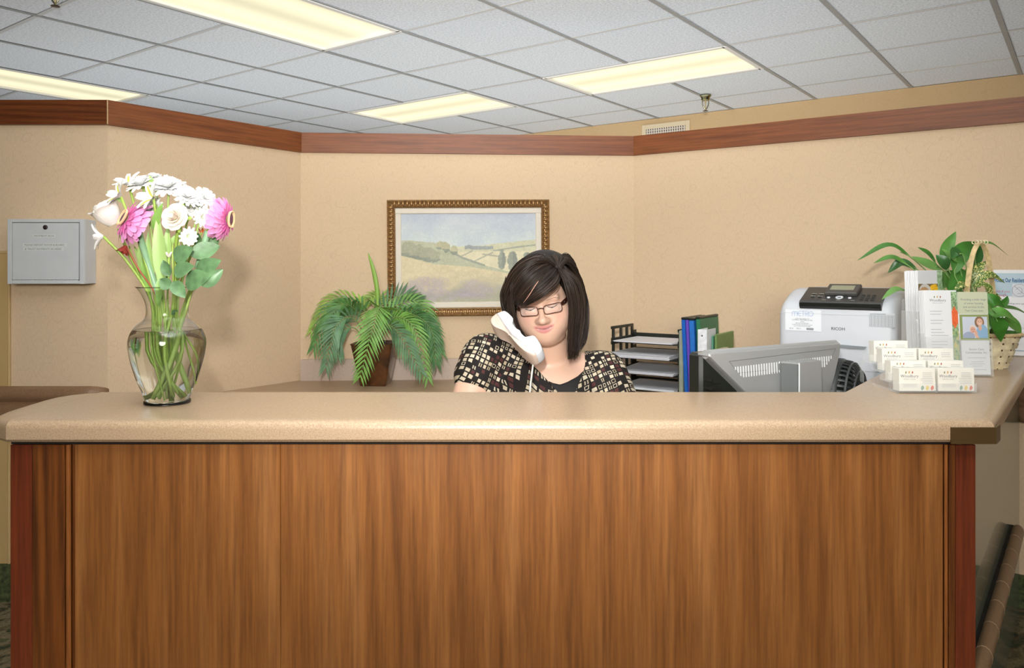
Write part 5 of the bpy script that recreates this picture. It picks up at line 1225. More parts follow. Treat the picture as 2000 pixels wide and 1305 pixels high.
plant('peace_lily', 'peace lily with long arching glossy leaves in the woven basket', [
    ([(1782, 505, 2.40), (1735, 479, 2.42), (1674, 509, 2.44)], 17, (0, -.5, .8)), ([(1776, 520, 2.42), (1742, 503, 2.44), (1706, 514, 2.46)], 15, (0, -.6, .7)),
    ([(1792, 527, 2.44), (1760, 513, 2.46), (1734, 533, 2.48)], 19, (0, -.8, .5)), ([(1840, 526, 2.38), (1812, 517, 2.37), (1780, 501, 2.38)], 24, (0, -.8, .6)),
    ([(1828, 515, 2.46), (1812, 495, 2.47), (1792, 483, 2.48)], 15, (.4, -.8, .4)), ([(1846, 524, 2.42), (1849, 488, 2.44), (1867, 452, 2.45)], 26, (-.3, -1, .2)),
    ([(1852, 526, 2.36), (1843, 512, 2.35), (1828, 498, 2.36)], 24, (-.2, -1, .3)), ([(1872, 515, 2.35), (1856, 500, 2.35), (1839, 486, 2.36)], 18, (.2, -.8, .6)),
    ([(1864, 536, 2.34), (1880, 492, 2.36), (1916, 475, 2.40)], 34, (-.4, -.9, .3)), ([(1905, 480, 2.42), (1935, 476, 2.40), (1970, 500, 2.40)], 15, (.1, -.4, .9)),
    ([(1892, 522, 2.46), (1906, 500, 2.47), (1914, 478, 2.48)], 30, (.2, -1, .1)), ([(1770, 568, 2.33), (1748, 566, 2.32), (1722, 585, 2.31)], 14, (0, -.6, .8)),
    ([(1868, 520, 2.36), (1872, 545, 2.34), (1852, 574, 2.33)], 36, (0, -.9, .5)), ([(1862, 580, 2.38), (1852, 555, 2.38), (1844, 530, 2.38)], 16, (.2, -1, 0)),
    ([(1882, 500, 2.33), (1866, 492, 2.33), (1858, 506, 2.32)], 20, (.2, -.7, .6)), ([(1838, 565, 2.42), (1846, 545, 2.42), (1872, 530, 2.42)], 30, (0, -1, .2)),
    ([(1858, 585, 2.40), (1866, 562, 2.40), (1880, 548, 2.40)], 26, (0, -1, .1)), ([(1836, 575, 2.40), (1820, 545, 2.41), (1806, 528, 2.42)], 26, (0, -1, .3))], lg1, bc + Vector((-.03, .01, .1)), stk, dd=.06)
plant('dracaena', 'yellow-speckled leaf plant in the middle of the woven basket', [
    ([(1893, 566, 2.37), (1902, 535, 2.36), (1926, 510, 2.36)], 24, (-.3, -1, .2)), ([(1898, 560, 2.34), (1930, 537, 2.32), (1963, 553, 2.32)], 20, (0, -.7, .7)),
    ([(1902, 560, 2.33), (1928, 562, 2.30), (1930, 612, 2.30)], 24, (.4, -.8, .4)), ([(1896, 568, 2.34), (1882, 556, 2.32), (1864, 566, 2.32)], 18, (0, -.6, .8)),
    ([(1920, 572, 2.36), (1940, 575, 2.35), (1958, 586, 2.35)], 15, (0, -.7, .7)), ([(1890, 575, 2.36), (1884, 545, 2.37), (1896, 520, 2.38)], 22, (0, -1, .2)),
    ([(1915, 600, 2.33), (1912, 630, 2.31), (1915, 658, 2.30)], 16, (0, -1, .3)), ([(1905, 590, 2.33), (1922, 590, 2.3), (1918, 630, 2.29)], 22, (0, -1, .3))], speck, bc + Vector((0, .0, .1)), stk, dd=.04)
plant('pothos', 'low heart-leaved plant spilling over the right rim of the basket', [
    ([(1920, 600, 2.33), (1940, 588, 2.31), (1962, 600, 2.31)], 34, (0, -.8, .6)), ([(1928, 618, 2.29), (1960, 612, 2.27), (1990, 632, 2.27)], 30, (0, -.6, .8)),
    ([(1918, 612, 2.28), (1922, 632, 2.26), (1918, 654, 2.26)], 34, (-.1, -1, .2)), ([(1945, 620, 2.27), (1952, 640, 2.25), (1955, 668, 2.26)], 36, (.1, -1, .2)),
    ([(1962, 622, 2.32), (1985, 640, 2.32), (1994, 662, 2.33)], 30, (.3, -.8, .4)), ([(1958, 600, 2.36), (1985, 604, 2.36), (2012, 618, 2.36)], 15, (0, -.5, .9)),
    ([(1955, 598, 2.34), (1964, 588, 2.34), (1968, 578, 2.34)], 14, (0, -1, .2)), ([(1938, 606, 2.26), (1928, 600, 2.25), (1918, 606, 2.26)], 22, (0, -.7, .8)),
    ([(1962, 655, 2.31), (1976, 652, 2.31), (1992, 650, 2.31)], 18, (0, -.6, .8))], pothos, bc + Vector((.03, -.02, .1)), stk, .75, .12, .2)
# ------------------------------------------------------------------ notice on the right wall and a tissue box
wn_ = Vector((wr.y, -wr.x, 0)); nl = hit(1931, 527, WP[3] + wn_ * .003, wn_); 
nt_ = thing('wall_notice', 'light blue notice about protecting residents taped to the right wall', 'notice', nl, AR)
mb = MB(); mb.box((.14, 0, -.108), (.28, .0012, .216)); mb.build('sheet', mat('notice_paper', (240, 240, 242), .5), nt_)
mb = MB(); mb.box((.13, -.001, -.055), (.235, .0006, .085)); mb.build('blue_panel', mat('notice_blue', (184, 208, 220), .5), nt_)
def on_notice(px, py): 
    p = ray_local(nt_, px, py, -.0016); return p
mb = MB(); a = on_notice(1941, 551); text(mb, 'Protect Our Residents', .0215, (a.x, -.0016, a.z), (1, 0, 0), (0, 0, 1), 'LEFT', .50, .03); mb.build('title_lettering', mat('notice_title', (44, 100, 150), .5), nt_)
mb = MB(); a = on_notice(1943, 571); text(mb, 'visit if you', .0118, (a.x - .001, -.0016, a.z), (1, 0, 0), (0, 0, 1), 'LEFT', 1.0, .01); a = on_notice(1941, 578); text(mb, 'a cough.', .0125, (a.x, -.0016, a.z), (1, 0, 0), (0, 0, 1), 'LEFT', 1.05, .01); mb.build('red_lettering', mat('notice_red', (196, 120, 140), .5), nt_)
mb = MB(); a = on_notice(1966, 594); text(mb, 'visiting your patient', .0085, (a.x, -.0016, a.z), (1, 0, 0), (0, 0, 1), 'LEFT', 1.05); mb.build('lettering', mat('notice_ink', (110, 112, 120), .5), nt_)
a, b = on_notice(1977, 554), on_notice(2006, 581)
mb = MB(); mb.box(((a.x + b.x) / 2, -.0018, (a.z + b.z) / 2), (b.x - a.x, .0006, a.z - b.z)); mb.build('symbol_panel', papers, nt_)
c = (a + b) / 2; r = (a.z - b.z) * .46; si = mat('symbol_ink', (140, 130, 140), .5); mb = MB()
mb.tube([(c.x + r * math.cos(t_), -.0024, c.z + r * math.sin(t_)) for t_ in np.linspace(0, 2 * PI, 33)], .0006, 5); mb.tube([(c.x - r * .7, -.0024, c.z + r * .7), (c.x + r * .7, -.0024, c.z - r * .7)], .0006, 5)
mb.tube(spline([(c.x - r * .5, -.0024, c.z + r * .1), (c.x - r * .1, -.0024, c.z + r * .5), (c.x + r * .3, -.0024, c.z + r * .2), (c.x + r * .2, -.0024, c.z - r * .4), (c.x - r * .3, -.0024, c.z - r * .5)], 16), .0005, 5); mb.build('no_cough_symbol', si, nt_)
tb = at(1972, 690, 2.66); tbx = thing('tissue_box', 'white tissue box with black lettering at the picture edge behind the basket', 'box', (tb.x + .0, 2.68, CZ), AR)
mb = MB(); mb.box((.07, .05, .047), (.14, .1, .092), bev=.003); mb.build('carton', mat('carton_white', (236, 238, 240), .5), tbx)
mb = MB(); a = ray_local(tbx, 1995, 659.5, -.001); text(mb, 'K', .0165, (a.x, -.0006, a.z), (1, 0, 0), (0, 0, 1), 'LEFT', 1.0, .03); mb.build('lettering', mat('ink_black', (50, 50, 54), .5), tbx)
mb = MB(); mb.box((.07, -.0006, .020), (.13, .0008, .004)); mb.build('blue_band', mat('carton_blue', (170, 184, 196), .5), tbx)
# ------------------------------------------------------------------ the woman: one implicit surface, meshed by surface nets
def axis_grid(segs):                          # [(start, step), ..., end] -> coordinates
    out = []
    for (a, h), b in zip(segs[:-1], [s_[0] if isinstance(s_, tuple) else s_ for s_ in segs[1:]]): out += list(np.arange(a, b - h * .3, h))
    return np.array(out + [segs[-1]], np.float32)
class Field:
    def __init__(s, ax): s.ax = ax; s.D = np.full(tuple(len(a) for a in ax), .5, np.float32)
    def block(s, lo, hi):
        sl = tuple(slice(max(0, np.searchsorted(a, l) - 1), min(len(a), np.searchsorted(a, h) + 1)) for a, l, h in zip(s.ax, lo, hi))
        return sl, np.meshgrid(*(a[q] for a, q in zip(s.ax, sl)), indexing='ij')
    def op(s, fn, lo, hi, k=.01, mode='u'):
        m = k + .012; sl, g = s.block([l - m for l in lo], [h + m for h in hi])
        if g[0].size == 0: return
        a = s.D[sl]; b = fn(np.stack(g, -1)).astype(np.float32)
        if mode == 's': a, b = -a, b
        h_ = np.clip(.5 + .5 * (b - a) / k, 0, 1); r = b * (1 - h_) + a * h_ - k * h_ * (1 - h_)
        s.D[sl] = -r if mode == 's' else r
    def ell(s, c, r, k=.01, mode='u', T=None, warp=None):
        c, r = np.array(c, np.float32), np.array(r, np.float32)
        if T is None: lo, hi = c - r, c + r
        else: w_ = T[1] + T[0] @ c; m = float(max(r)); lo, hi = w_ - m, w_ + m
        def fn(P):
            q = (P if T is None else (P - T[1]) @ T[0]) - c
            if warp: q = q.copy(); q[..., 2] -= warp * q[..., 0] ** 2
            k0 = np.linalg.norm(q / r, axis=-1); k1 = np.linalg.norm(q / (r * r), axis=-1) + 1e-9; return k0 * (k0 - 1) / k1
        s.op(fn, lo, hi, k, mode)
    def cap(s, a, b, ra, rb, k=.01, mode='u', T=None, flat=None):
        a, b = np.array(a, np.float32), np.array(b, np.float32)
        if T is not None: a, b = T[1] + T[0] @ a, T[1] + T[0] @ b
        m = max(ra, rb); ab = b - a; L = float(ab @ ab)
        def fn(P):
            t = np.clip(((P - a) @ ab) / L, 0, 1); return np.linalg.norm(P - a - t[..., None] * ab, axis=-1) - (ra + (rb - ra) * t)
        s.op(fn, np.minimum(a, b) - m, np.maximum(a, b) + m, k, mode)
    def mesh(s):
        D = s.D; ins = D < 0; n = np.array(D.shape) - 1
        cs = [(i, j, k) for i in (0, 1) for j in (0, 1) for k in (0, 1)]
        cnt = np.zeros(tuple(n), np.int8)
        for i, j, k in cs: cnt += ins[i:n[0] + i, j:n[1] + j, k:n[2] + k]
        act = np.argwhere((cnt > 0) & (cnt < 8)); idx = np.full(tuple(n), -1, np.int64); idx[tuple(act.T)] = np.arange(len(act))
        val = np.stack([D[act[:, 0] + i, act[:, 1] + j, act[:, 2] + k] for i, j, k in cs], 1); S_ = np.zeros((len(act), 3)); N_ = np.zeros(len(act))
        for p in range(8):
            for q in range(p + 1, 8):
                if sum(abs(a - b) for a, b in zip(cs[p], cs[q])) != 1: continue
                m = (val[:, p] < 0) != (val[:, q] < 0); va, vb = val[m, p], val[m, q]; t = (va / (va - vb))[:, None]
                S_[m] += np.array(cs[p]) + t * (np.array(cs[q]) - np.array(cs[p])); N_[m] += 1
        V = act + S_ / N_[:, None]; W = np.stack([np.interp(V[:, d], np.arange(len(s.ax[d])), s.ax[d]) for d in range(3)], 1)
        F_ = []
        for d in range(3):
            e1, e2 = (d + 1) % 3, (d + 2) % 3
            A = np.take(ins, range(n[d]), d); B = np.take(ins, range(1, n[d] + 1), d); e = np.argwhere(A != B)
            e = e[(e[:, e1] > 0) & (e[:, e1] < n[e1]) & (e[:, e2] > 0) & (e[:, e2] < n[e2])]
            fl = A[tuple(e.T)]
            o1 = np.zeros(3, int); o1[e1] = 1; o2 = np.zeros(3, int); o2[e2] = 1
            q = np.stack([idx[tuple((e - o1 - o2).T)], idx[tuple((e - o2).T)], idx[tuple(e.T)], idx[tuple((e - o1).T)]], 1)
            q[~fl] = q[~fl][:, ::-1]; F_.append(q)
        return W, np.concatenate(F_)
def np_mesh(name, W, Fq, origin, m):
    me = bpy.data.meshes.new(name); V = np.asarray(W, float) - np.array(origin)
    me.vertices.add(len(V)); me.vertices.foreach_set('co', V.astype(np.float32).ravel()); me.loops.add(Fq.size); me.loops.foreach_set('vertex_index', Fq.astype(np.int32).ravel())
    me.polygons.add(len(Fq)); me.polygons.foreach_set('loop_start', np.arange(0, Fq.size, 4, dtype=np.int32))
    me.update(calc_edges=True); me.validate(); me.polygons.foreach_set('use_smooth', [True] * len(me.polygons)); me.materials.append(m); return me
Hd = 2.235                                    # depth of the bridge of the nose
HR = (Matrix.Rotation(math.radians(-9.5), 3, 'Y') @ Matrix.Rotation(math.radians(13), 3, 'X') @ Matrix.Rotation(math.radians(-7), 3, 'Z'))
HC = at(1056, 599, Hd) - HR @ Vector((0, -.094, .004))
T = (np.array(HR, np.float32), np.array(HC, np.float32))
def hp_(x, y, z): return HC + HR @ Vector((x, y, z))
def wpt(px, py, d): return np.array(at(px, py, d), np.float32)
person_o = (.10, 2.46, .46)
woman = thing('person', 'seated woman with dark hair and glasses, phone on her shoulder, in a patterned blouse', 'person', person_o)
neck0, neck1 = hp_(0, .022, -.05), at(1075, 740, 2.43)
def torso(f, g=0.0, k=.05):                    # trunk and shoulders; g inflates for the clothes
    f.ell(wpt(1064, 830, 2.44), (.185 + g, .125 + g, .23 + g), k); f.ell(wpt(1062, 960, 2.47), (.19 + g, .155 + g, .19 + g), k)
    for px in (1008, 1118): f.ell(wpt(px, 800, 2.345), (.088 + g, .082 + g, .085 + g), k)
    f.cap(wpt(1052, 700, 2.44), wpt(952, 693, 2.41), .052 + g, .060 + g, k); f.cap(wpt(1082, 715, 2.44), wpt(1170, 728, 2.42), .050 + g, .057 + g, k)
    f.cap(wpt(1040, 752, 2.38), wpt(1095, 752, 2.38), .058 + g, .058 + g, k)
SHL, SHR, ELL, ELR = wpt(942, 710, 2.41), wpt(1182, 734, 2.42), wpt(888, 868, 2.30), wpt(1232, 872, 2.32)
HNL, HNR = wpt(965, 868, 2.085), wpt(1115, 868, 2.10)
def body_field():
    xa = axis_grid([(-.34, .006), (-.015, .0019), (.215, .006), .52]); ya = axis_grid([(1.96, .006), (2.115, .0019), (2.30, .004), (2.44, .007), 2.78]); za = axis_grid([(.0, .012), (.62, .006), (.95, .0025), (1.0, .0019), (1.20, .004), 1.33])
    f = Field((xa, ya, za))
    torso(f)
    for a, b, r0, r1 in ((SHL, ELL, .062, .052), (SHR, ELR, .060, .050), (ELL, HNL, .046, .029), (ELR, HNR, .046, .029)): f.cap(a, b, r0, r1, .03)
    for wr_, sg in ((HNL, 1), (HNR, -1)):      # hands resting on the work desk
        f.ell(wr_ + np.array((sg * .045, -.030, -.008)), (.046, .036, .015), .012)
        for q, L in enumerate((.060, .068, .064, .050)):
            r0 = wr_ + np.array((sg * (.080 - .0 * q), -.055 + .017 * q, -.006)); d = np.array((sg * .93, -.18 + .10 * q, -.05)); kn = r0 + d * L * .55; tip = kn + np.array((sg * .7, -.1 + .1 * q, -.55)) * L * .45
            f.cap(r0, kn, .0088, .0082, .006); f.cap(kn, tip, .008, .0065, .004)
        t0 = wr_ + np.array((sg * .025, -.055, -.004)); t1 = t0 + np.array((sg * .035, -.030, -.004)); f.cap(t0, t1, .011, .0095, .008); f.cap(t1, t1 + np.array((sg * .026, -.006, -.006)), .009, .007, .005)
    hipz = .53                                 # seated lap and legs under the desk
    for sx in (-.09, .09):
        f.cap((.10 + sx, 2.50, hipz), (.10 + sx * 1.1, 2.10, .53), .088, .066, .05); f.cap((.10 + sx * 1.1, 2.09, .52), (.10 + sx * 1.1, 2.13, .10), .060, .040, .03); f.cap((.10 + sx * 1.1, 2.15, .045), (.10 + sx * 1.1, 2.0, .035), .036, .030, .02)
    f.cap(neck0, neck1, .057, .064, .012)
    E = lambda c, r, k, mode='u', warp=None: f.ell(c, r, k, mode, T, warp)
    E((0, .01, .045), (.074, .095, .085), .02); E((0, -.028, -.03), (.071, .062, .088), .03); E((0, -.032, -.080), (.058, .048, .038), .03)
    for s_ in (-1, 1): E((s_ * .041, -.043, -.038), (.033, .033, .038), .035)
    E((0, -.066, -.099), (.026, .020, .019), .03); E((0, -.020, -.112), (.050, .048, .022), .018)
    E((0, -.078, .021), (.050, .013, .012), .022)
    for s_ in (-1, 1):
        E((s_ * .0315, -.104, .000), (.0175, .018, .013), .014, 's')
        E((s_ * .0315, -.0735, .0005), (.0152, .0152, .0152), .005)
        E((s_ * .0315, -.082, -.0125), (.016, .006, .0045), .012)
        E((s_ * .080, .012, -.01), (.010, .020, .032), .006)
    f.cap((0, -.085, .006), (0, -.1075, -.033), .0062, .0098, .009, T=T); E((0, -.1085, -.0355), (.0122, .0112, .0108), .007)
    for s_ in (-1, 1): E((s_ * .0128, -.0975, -.0385), (.0076, .0088, .0078), .010)
    for s_ in (-1, 1): E((s_ * .0062, -.1065, -.0468), (.0032, .0040, .0022), .002, 's')
    E((0, -.064, -.066), (.038, .024, .026), .03)
    E((0, -.0875, -.0615), (.0300, .0062, .0036), .006, 'u', 10.0); E((0, -.0868, -.0702), (.0245, .0070, .0056), .006, 'u', 11.0)
    E((0, -.0930, -.0655), (.0240, .0056, .0016), .002, 's', 10.5)
    return f
bf = body_field(); W, Fq = bf.mesh()
loc_ = (W - T[1]) @ T[0]                       # head coordinates of every vertex, for lips, blush and lids
skin = np.array((228, 188, 164.)) + np.zeros((len(W), 3))
def tint(m, c):
    global skin
    skin = skin * (1 - m[:, None]) + np.array(c, float) * m[:, None]
x_, y_, z_ = loc_.T
zl = z_ - 10.5 * x_ ** 2
front = (y_ < -.07)
for s_ in (-1, 1): tint(np.exp(-((x_ - s_ * .045) / .018) ** 2 - ((z_ + .032) / .018) ** 2) * .35 * (y_ < -.03), (230, 160, 146))
tint(np.clip(1 - ((x_ / .0310) ** 2 + ((zl + .0655) / .0128) ** 2), 0, 1) ** .45 * front * ((((x_ / .0310) ** 2 + ((zl + .0655) / .0128) ** 2) < 1)) * 1.0, (204, 130, 128))
tint(np.exp(-(((zl + .0655) / .0016) ** 2)) * (np.abs(x_) < .019) * front * .9, (238, 226, 218)); tint(np.exp(-(((zl + .0632) / .0009) ** 2)) * (np.abs(x_) < .024) * front * .7, (150, 92, 88))
for s_ in (-1, 1): tint(np.exp(-((x_ - s_ * .0315) / .017) ** 2 - ((z_ - .006) / .009) ** 2) * .35 * front, (214, 166, 150))
skin_m = NT('skin'); skin_m.set(Roughness=.42, Subsurface_Weight=.12, Subsurface_Scale=.01); skin_m.b.inputs['Subsurface Radius'].default_value = (1, .4, .25); skin_m.b.inputs['Specular IOR Level'].default_value = .4
skin_m.col(skin_m.n('ShaderNodeVertexColor', layer_name='Col').outputs[0]); skin_m = skin_m.m
me = np_mesh('body', W, Fq, person_o, skin_m); set_col(me, skin[:len(me.vertices)]); link('body', me, woman)
po = Vector(person_o)
def wpart(name, mb, m, smooth=180, parent=None):
    o = mb.build(name, m, parent or woman, smooth)
    return o
def HM(pts): return [hp_(*p) - po for p in pts]
# eyes: a sliver under the lowered lids, lashes and brows
lash = mat('lash_dark', (46, 32, 28), .6); browm = mat('brow_brown', (134, 104, 84), .8)
for s_ in (-1, 1):
    ex = s_ * .0315
    mb = MB(); mb.M = Matrix.Translation(-po + HC) @ HR.to_4x4(); mb.ell((ex, -.0755, -.0042), (.0112, .0137, .0040), 20, 10); wpart('eye', mb, mat('eye_white', (220, 212, 204), .2))
    mb = MB(); mb.M = Matrix.Translation(-po + HC) @ HR.to_4x4(); mb.ell((ex, -.0882, -.0046), (.0046, .0016, .0024), 12, 8); wpart('iris', mb, mat('iris_brown', (62, 48, 38), .2))
    mb = MB(); mb.tube(spline(HM([(ex - .0155, -.0835, .0002), (ex - .008, -.0892, -.0022), (ex, -.0908, -.0030), (ex + .008, -.0892, -.0022), (ex + .0155, -.0835, .0004)]), 20), [.0004] + [.0011] * 19 + [.0004], 6); wpart('eyelash', mb, lash)
    mb = MB(); mb.tube(spline(HM([(ex - s_ * .017, -.0915, .0165), (ex, -.0925, .0225), (ex + s_ * .012, -.088, .0235), (ex + s_ * .023, -.078, .0175)]), 20), [.0006] + [.0017 - .0006 * i / 19 for i in range(19)] + [.0003], 6, flat=.5); wpart('eyebrow', mb, browm)
# ------------------------------------------------------------------ blouse and camisole
def poly_sd(P, poly):                         # signed distance to an outline in the chest plane (perspective-corrected picture metres)
    x = P[..., 0] / P[..., 1] * 2.3; z = (P[..., 2] - CH) / P[..., 1] * 2.3; pts = [((px - 1000) / F * 2.3, -(py - HY) / F * 2.3) for px, py in poly]
    d = np.full(x.shape, 1e9, np.float32); s_ = np.ones(x.shape, np.float32); n_ = len(pts)
    for i in range(n_):
        (ax, az), (bx, bz) = pts[i], pts[i - 1]; ex, ez = bx - ax, bz - az; wx, wz = x - ax, z - az
        t = np.clip((wx * ex + wz * ez) / (ex * ex + ez * ez), 0, 1); d = np.minimum(d, (wx - ex * t) ** 2 + (wz - ez * t) ** 2)
        c1, c2, c3 = z >= az, z < bz, ex * wz > ez * wx; s_ = np.where((c1 & c2 & c3) | (~c1 & ~c2 & ~c3), -s_, s_)
    return s_ * np.sqrt(d)
def cloth_field(g, arms, opening, step=.0034):
    f = Field((axis_grid([(-.34, step), .52]), axis_grid([(2.12, step), (2.48, .008), 2.72]), axis_grid([(.60, .008), (.90, step), 1.12])))
    torso(f, g)
    if arms:
        for a, b, r, q in ((SHL, ELL, .062, .16), (SHR, ELR, .060, .42)): f.cap(a, a + (b - a) * q, r + g + .004, r + g + .006, .03)
    f.op(lambda P: poly_sd(P, opening), (-.4, 2.0, .5), (.6, 2.46, 1.2), .003, 's')
    f.cap(neck0, neck1, .062 + .006, .070 + .010, .004, 's')
    f.op(lambda P: .70 - P[..., 2] + 0 * P[..., 0] - .04, (-.4, 2, .55), (.6, 2.8, .70), .004, 's') if False else None
    return f
open_b = [(1020, 640), (1026, 690), (1040, 712), (1062, 735), (1088, 764), (1100, 790), (1112, 790), (1124, 764), (1136, 736), (1143, 712), (1140, 640)]
open_c = [(1010, 640), (1016, 690), (1034, 716), (1058, 738), (1080, 748), (1094, 751), (1108, 746), (1128, 735), (1142, 722), (1150, 640)]
def blouse_mat():
    n = NT('blouse_print'); n.set(Roughness=.7); n.b.inputs['Specular IOR Level'].default_value = .2
    at_ = n.n('ShaderNodeAttribute', attribute_name='pat').outputs['Vector']
    wv = n.n('ShaderNodeTexNoise', {'Vector': at_, 'Scale': 30.0, 'Detail': 1}).outputs[1]
    wv = n.n('ShaderNodeVectorMath', {0: wv, 1: (.006, .006, 0)}, operation='MULTIPLY').outputs[0]
    v = n.n('ShaderNodeVectorMath', {0: n.n('ShaderNodeVectorMath', {0: at_, 1: wv}, operation='ADD').outputs[0], 1: (70, 66, 1)}, operation='MULTIPLY').outputs[0]
    fl = n.n('ShaderNodeVectorMath', {0: v}, operation='FLOOR').outputs[0]; fr_c = n.n('ShaderNodeVectorMath', {0: v}, operation='FRACTION').outputs[0]
    wn = n.n('ShaderNodeTexWhiteNoise', {'Vector': fl}); r = wn.outputs[0]; s2 = n.n('ShaderNodeSeparateColor', {0: wn.outputs[1]})
    s_ = n.n('ShaderNodeSeparateXYZ', {0: fr_c}); x = n.math('SUBTRACT', s_.outputs[0], .5); y = n.math('SUBTRACT', s_.outputs[1], .5); ax, ay = n.math('ABSOLUTE', x), n.math('ABSOLUTE', y)
    hw = n.math('ADD', n.math('MULTIPLY', s2.outputs[1], .12), .29); m = n.math('MAXIMUM', n.math('SUBTRACT', ax, hw), n.math('SUBTRACT', ay, .36))
    full = n.math('LESS_THAN', m, 0); inner = n.math('LESS_THAN', m, -.11); ring = n.math('SUBTRACT', full, inner)
    bars = n.math('MULTIPLY', n.math('LESS_THAN', n.math('ABSOLUTE', n.math('SUBTRACT', ax, .2)), .095), n.math('LESS_THAN', ay, .36))
    isf, isb, iso, ism = n.math('LESS_THAN', r, .38), n.math('MULTIPLY', n.math('GREATER_THAN', r, .38), n.math('LESS_THAN', r, .54)), n.math('MULTIPLY', n.math('GREATER_THAN', r, .54), n.math('LESS_THAN', r, .66)), n.math('MULTIPLY', n.math('GREATER_THAN', r, .66), n.math('LESS_THAN', r, .80))
    cr = n.math('ADD', n.math('ADD', n.math('MULTIPLY', isf, full), n.math('MULTIPLY', isb, bars)), n.math('MULTIPLY', iso, ring))
    creamc = n.mix(s2.outputs[2], rgba((214, 202, 178)), rgba((182, 166, 138)))
    c = n.mix(n.math('MULTIPLY', ism, full), rgba((36, 32, 30)), rgba((84, 50, 48))); n.col(n.mix(cr, c, creamc)); n.bump(n.noise(n.coord(), 500, 2), .15, .001); return n.m
W2, F2 = cloth_field(.007, True, open_b).mesh()
me = np_mesh('blouse', W2, F2, person_o, blouse_mat())
cx = np.array(at(1075, 720, 2.4)); nV = len(me.vertices); P = W2[:nV] - cx; sd = np.where(P[:, 0] < 0, 1, -1)
depth_arc = np.abs(P[:, 1]) * .6 * np.sign(P[:, 0]); xx, zz = P[:, 0] + depth_arc * .6, P[:, 2] + np.maximum(0, P[:, 1] + .06) * .5
an = np.radians(26) * np.clip(P[:, 0] / -.06, -1, 1); pat = np.stack([xx * np.cos(an) - zz * np.sin(an) + 3, xx * np.sin(an) + zz * np.cos(an) + 3, np.zeros(nV)], 1)
at_ = me.attributes.new('pat', 'FLOAT_VECTOR', 'POINT'); at_.data.foreach_set('vector', pat.astype(np.float32).ravel()); link('blouse', me, woman)
W3, F3 = cloth_field(.0035, False, open_c, .004).mesh()
link('camisole', np_mesh('camisole', W3, F3, person_o, mat('camisole_black', (24, 22, 22), .7)), woman)
f = Field((axis_grid([(-.2, .009), .42]), axis_grid([(1.98, .009), 2.75]), axis_grid([(.08, .012), .80])))
f.ell(wpt(1062, 960, 2.47), (.20, .165, .19), .05)
for sx in (-.09, .09): f.cap((.10 + sx, 2.50, .53), (.10 + sx * 1.1, 2.10, .53), .096, .074, .05); f.cap((.10 + sx * 1.1, 2.09, .52), (.10 + sx * 1.1, 2.13, .12), .068, .055, .03)
W4, F4 = f.mesh(); link('trousers', np_mesh('trousers', W4, F4, person_o, mat('trousers_black', (30, 30, 34), .8)), woman)
# ------------------------------------------------------------------ hair: a volume underneath and combed locks on top
def hair_mat():
    n = NT('hair'); n.set(Roughness=.42); n.b.inputs['Specular IOR Level'].default_value = .3
    n.col(n.n('ShaderNodeVertexColor', layer_name='Col').outputs[0]); return n.m
hair_m = hair_mat()
f = Field((axis_grid([(-.12, .004), .32]), axis_grid([(2.10, .004), 2.56]), axis_grid([(.93, .004), 1.40])))
E = lambda c, r, k, mode='u': f.ell(c, r, k, mode, T)
E((.012, .038, .055), (.092, .098, .084), .02); E((.088, .035, -.01), (.030, .058, .09), .03); E((-.078, .04, -.0), (.026, .055, .085), .03); E((0, .095, -.04), (.088, .045, .11), .03)
E((.094, .03, -.085), (.024, .034, .07), .03)
E((0, -.10, -.055), (.070, .105, .095), .012, 's')
W5, F5 = f.mesh(); me = np_mesh('hair_volume', W5, F5, person_o, hair_m)
set_col(me, np.array((30, 23, 20.)) + np.zeros((len(me.vertices), 3))); hv = link('hair', me, woman)
HRND = random.Random(11)
def locks(name, A, B, n_, r=.0014, jit=.004, rows=14, lift=.0, tone=1.0, label=None, end=.35):
    mb = MB(); cols = []; A, B = [at(*p) for p in A], [at(*p) for p in B]
    for q in range(n_):
        s_ = HRND.random(); j = [Vector([HRND.gauss(0, jit) for _ in range(3)]) for _ in range(3)]
        cp = []
        for i, (a, b) in enumerate(zip(A, B)):
            t = i / (len(A) - 1); cp.append(a.lerp(b, s_) + (j[0] * (1 - t) * .5 + j[1] * t * (1 - t) * 3 + j[2] * t * t) - po)
        Ls = 1 - end * HRND.random() * HRND.random(); sp = spline(cp, rows); k = max(4, int(len(sp) * Ls)); sp = sp[:k]; rr = r * HRND.uniform(.6, 1.4)
        mb.tube(sp, [rr * (.75 + .5 * math.sin(PI * i / k)) * (1 if i < k - 4 else (k - i) / 4.5) for i in range(k)], 4, True, .7)
        u = HRND.random(); c = np.array((44, 34, 28.)) * (.65 + .7 * u) * tone
        if HRND.random() < .06: c = np.array((70, 54, 45.)) * tone
        cols += [c] * (4 * k)
    me = mb.mesh(name, hair_m, 180); set_col(me, np.array(cols)); o = link('hair_lock', me, hv); return o
locks('bangs', [(1074, 507, 2.27), (1034, 522, 2.205), (1003, 560, 2.215), (992, 604, 2.26)], [(1094, 535, 2.235), (1086, 558, 2.150), (1056, 581, 2.135), (1018, 601, 2.185)], 300, .0013, .0035)
locks('crown', [(1088, 526, 2.25), (1060, 497, 2.255), (1012, 516, 2.27), (985, 568, 2.31), (990, 612, 2.31)], [(1076, 512, 2.25), (1040, 516, 2.205), (1004, 552, 2.225), (990, 596, 2.27), (1004, 622, 2.27)], 300, .0013, .004)
locks('crown_top', [(1086, 524, 2.245), (1052, 501, 2.31), (1014, 514, 2.38), (986, 560, 2.40), (992, 630, 2.39)], [(1094, 524, 2.25), (1088, 501, 2.30), (1066, 499, 2.41), (1040, 516, 2.49), (1020, 600, 2.48)], 220, .0014, .004)
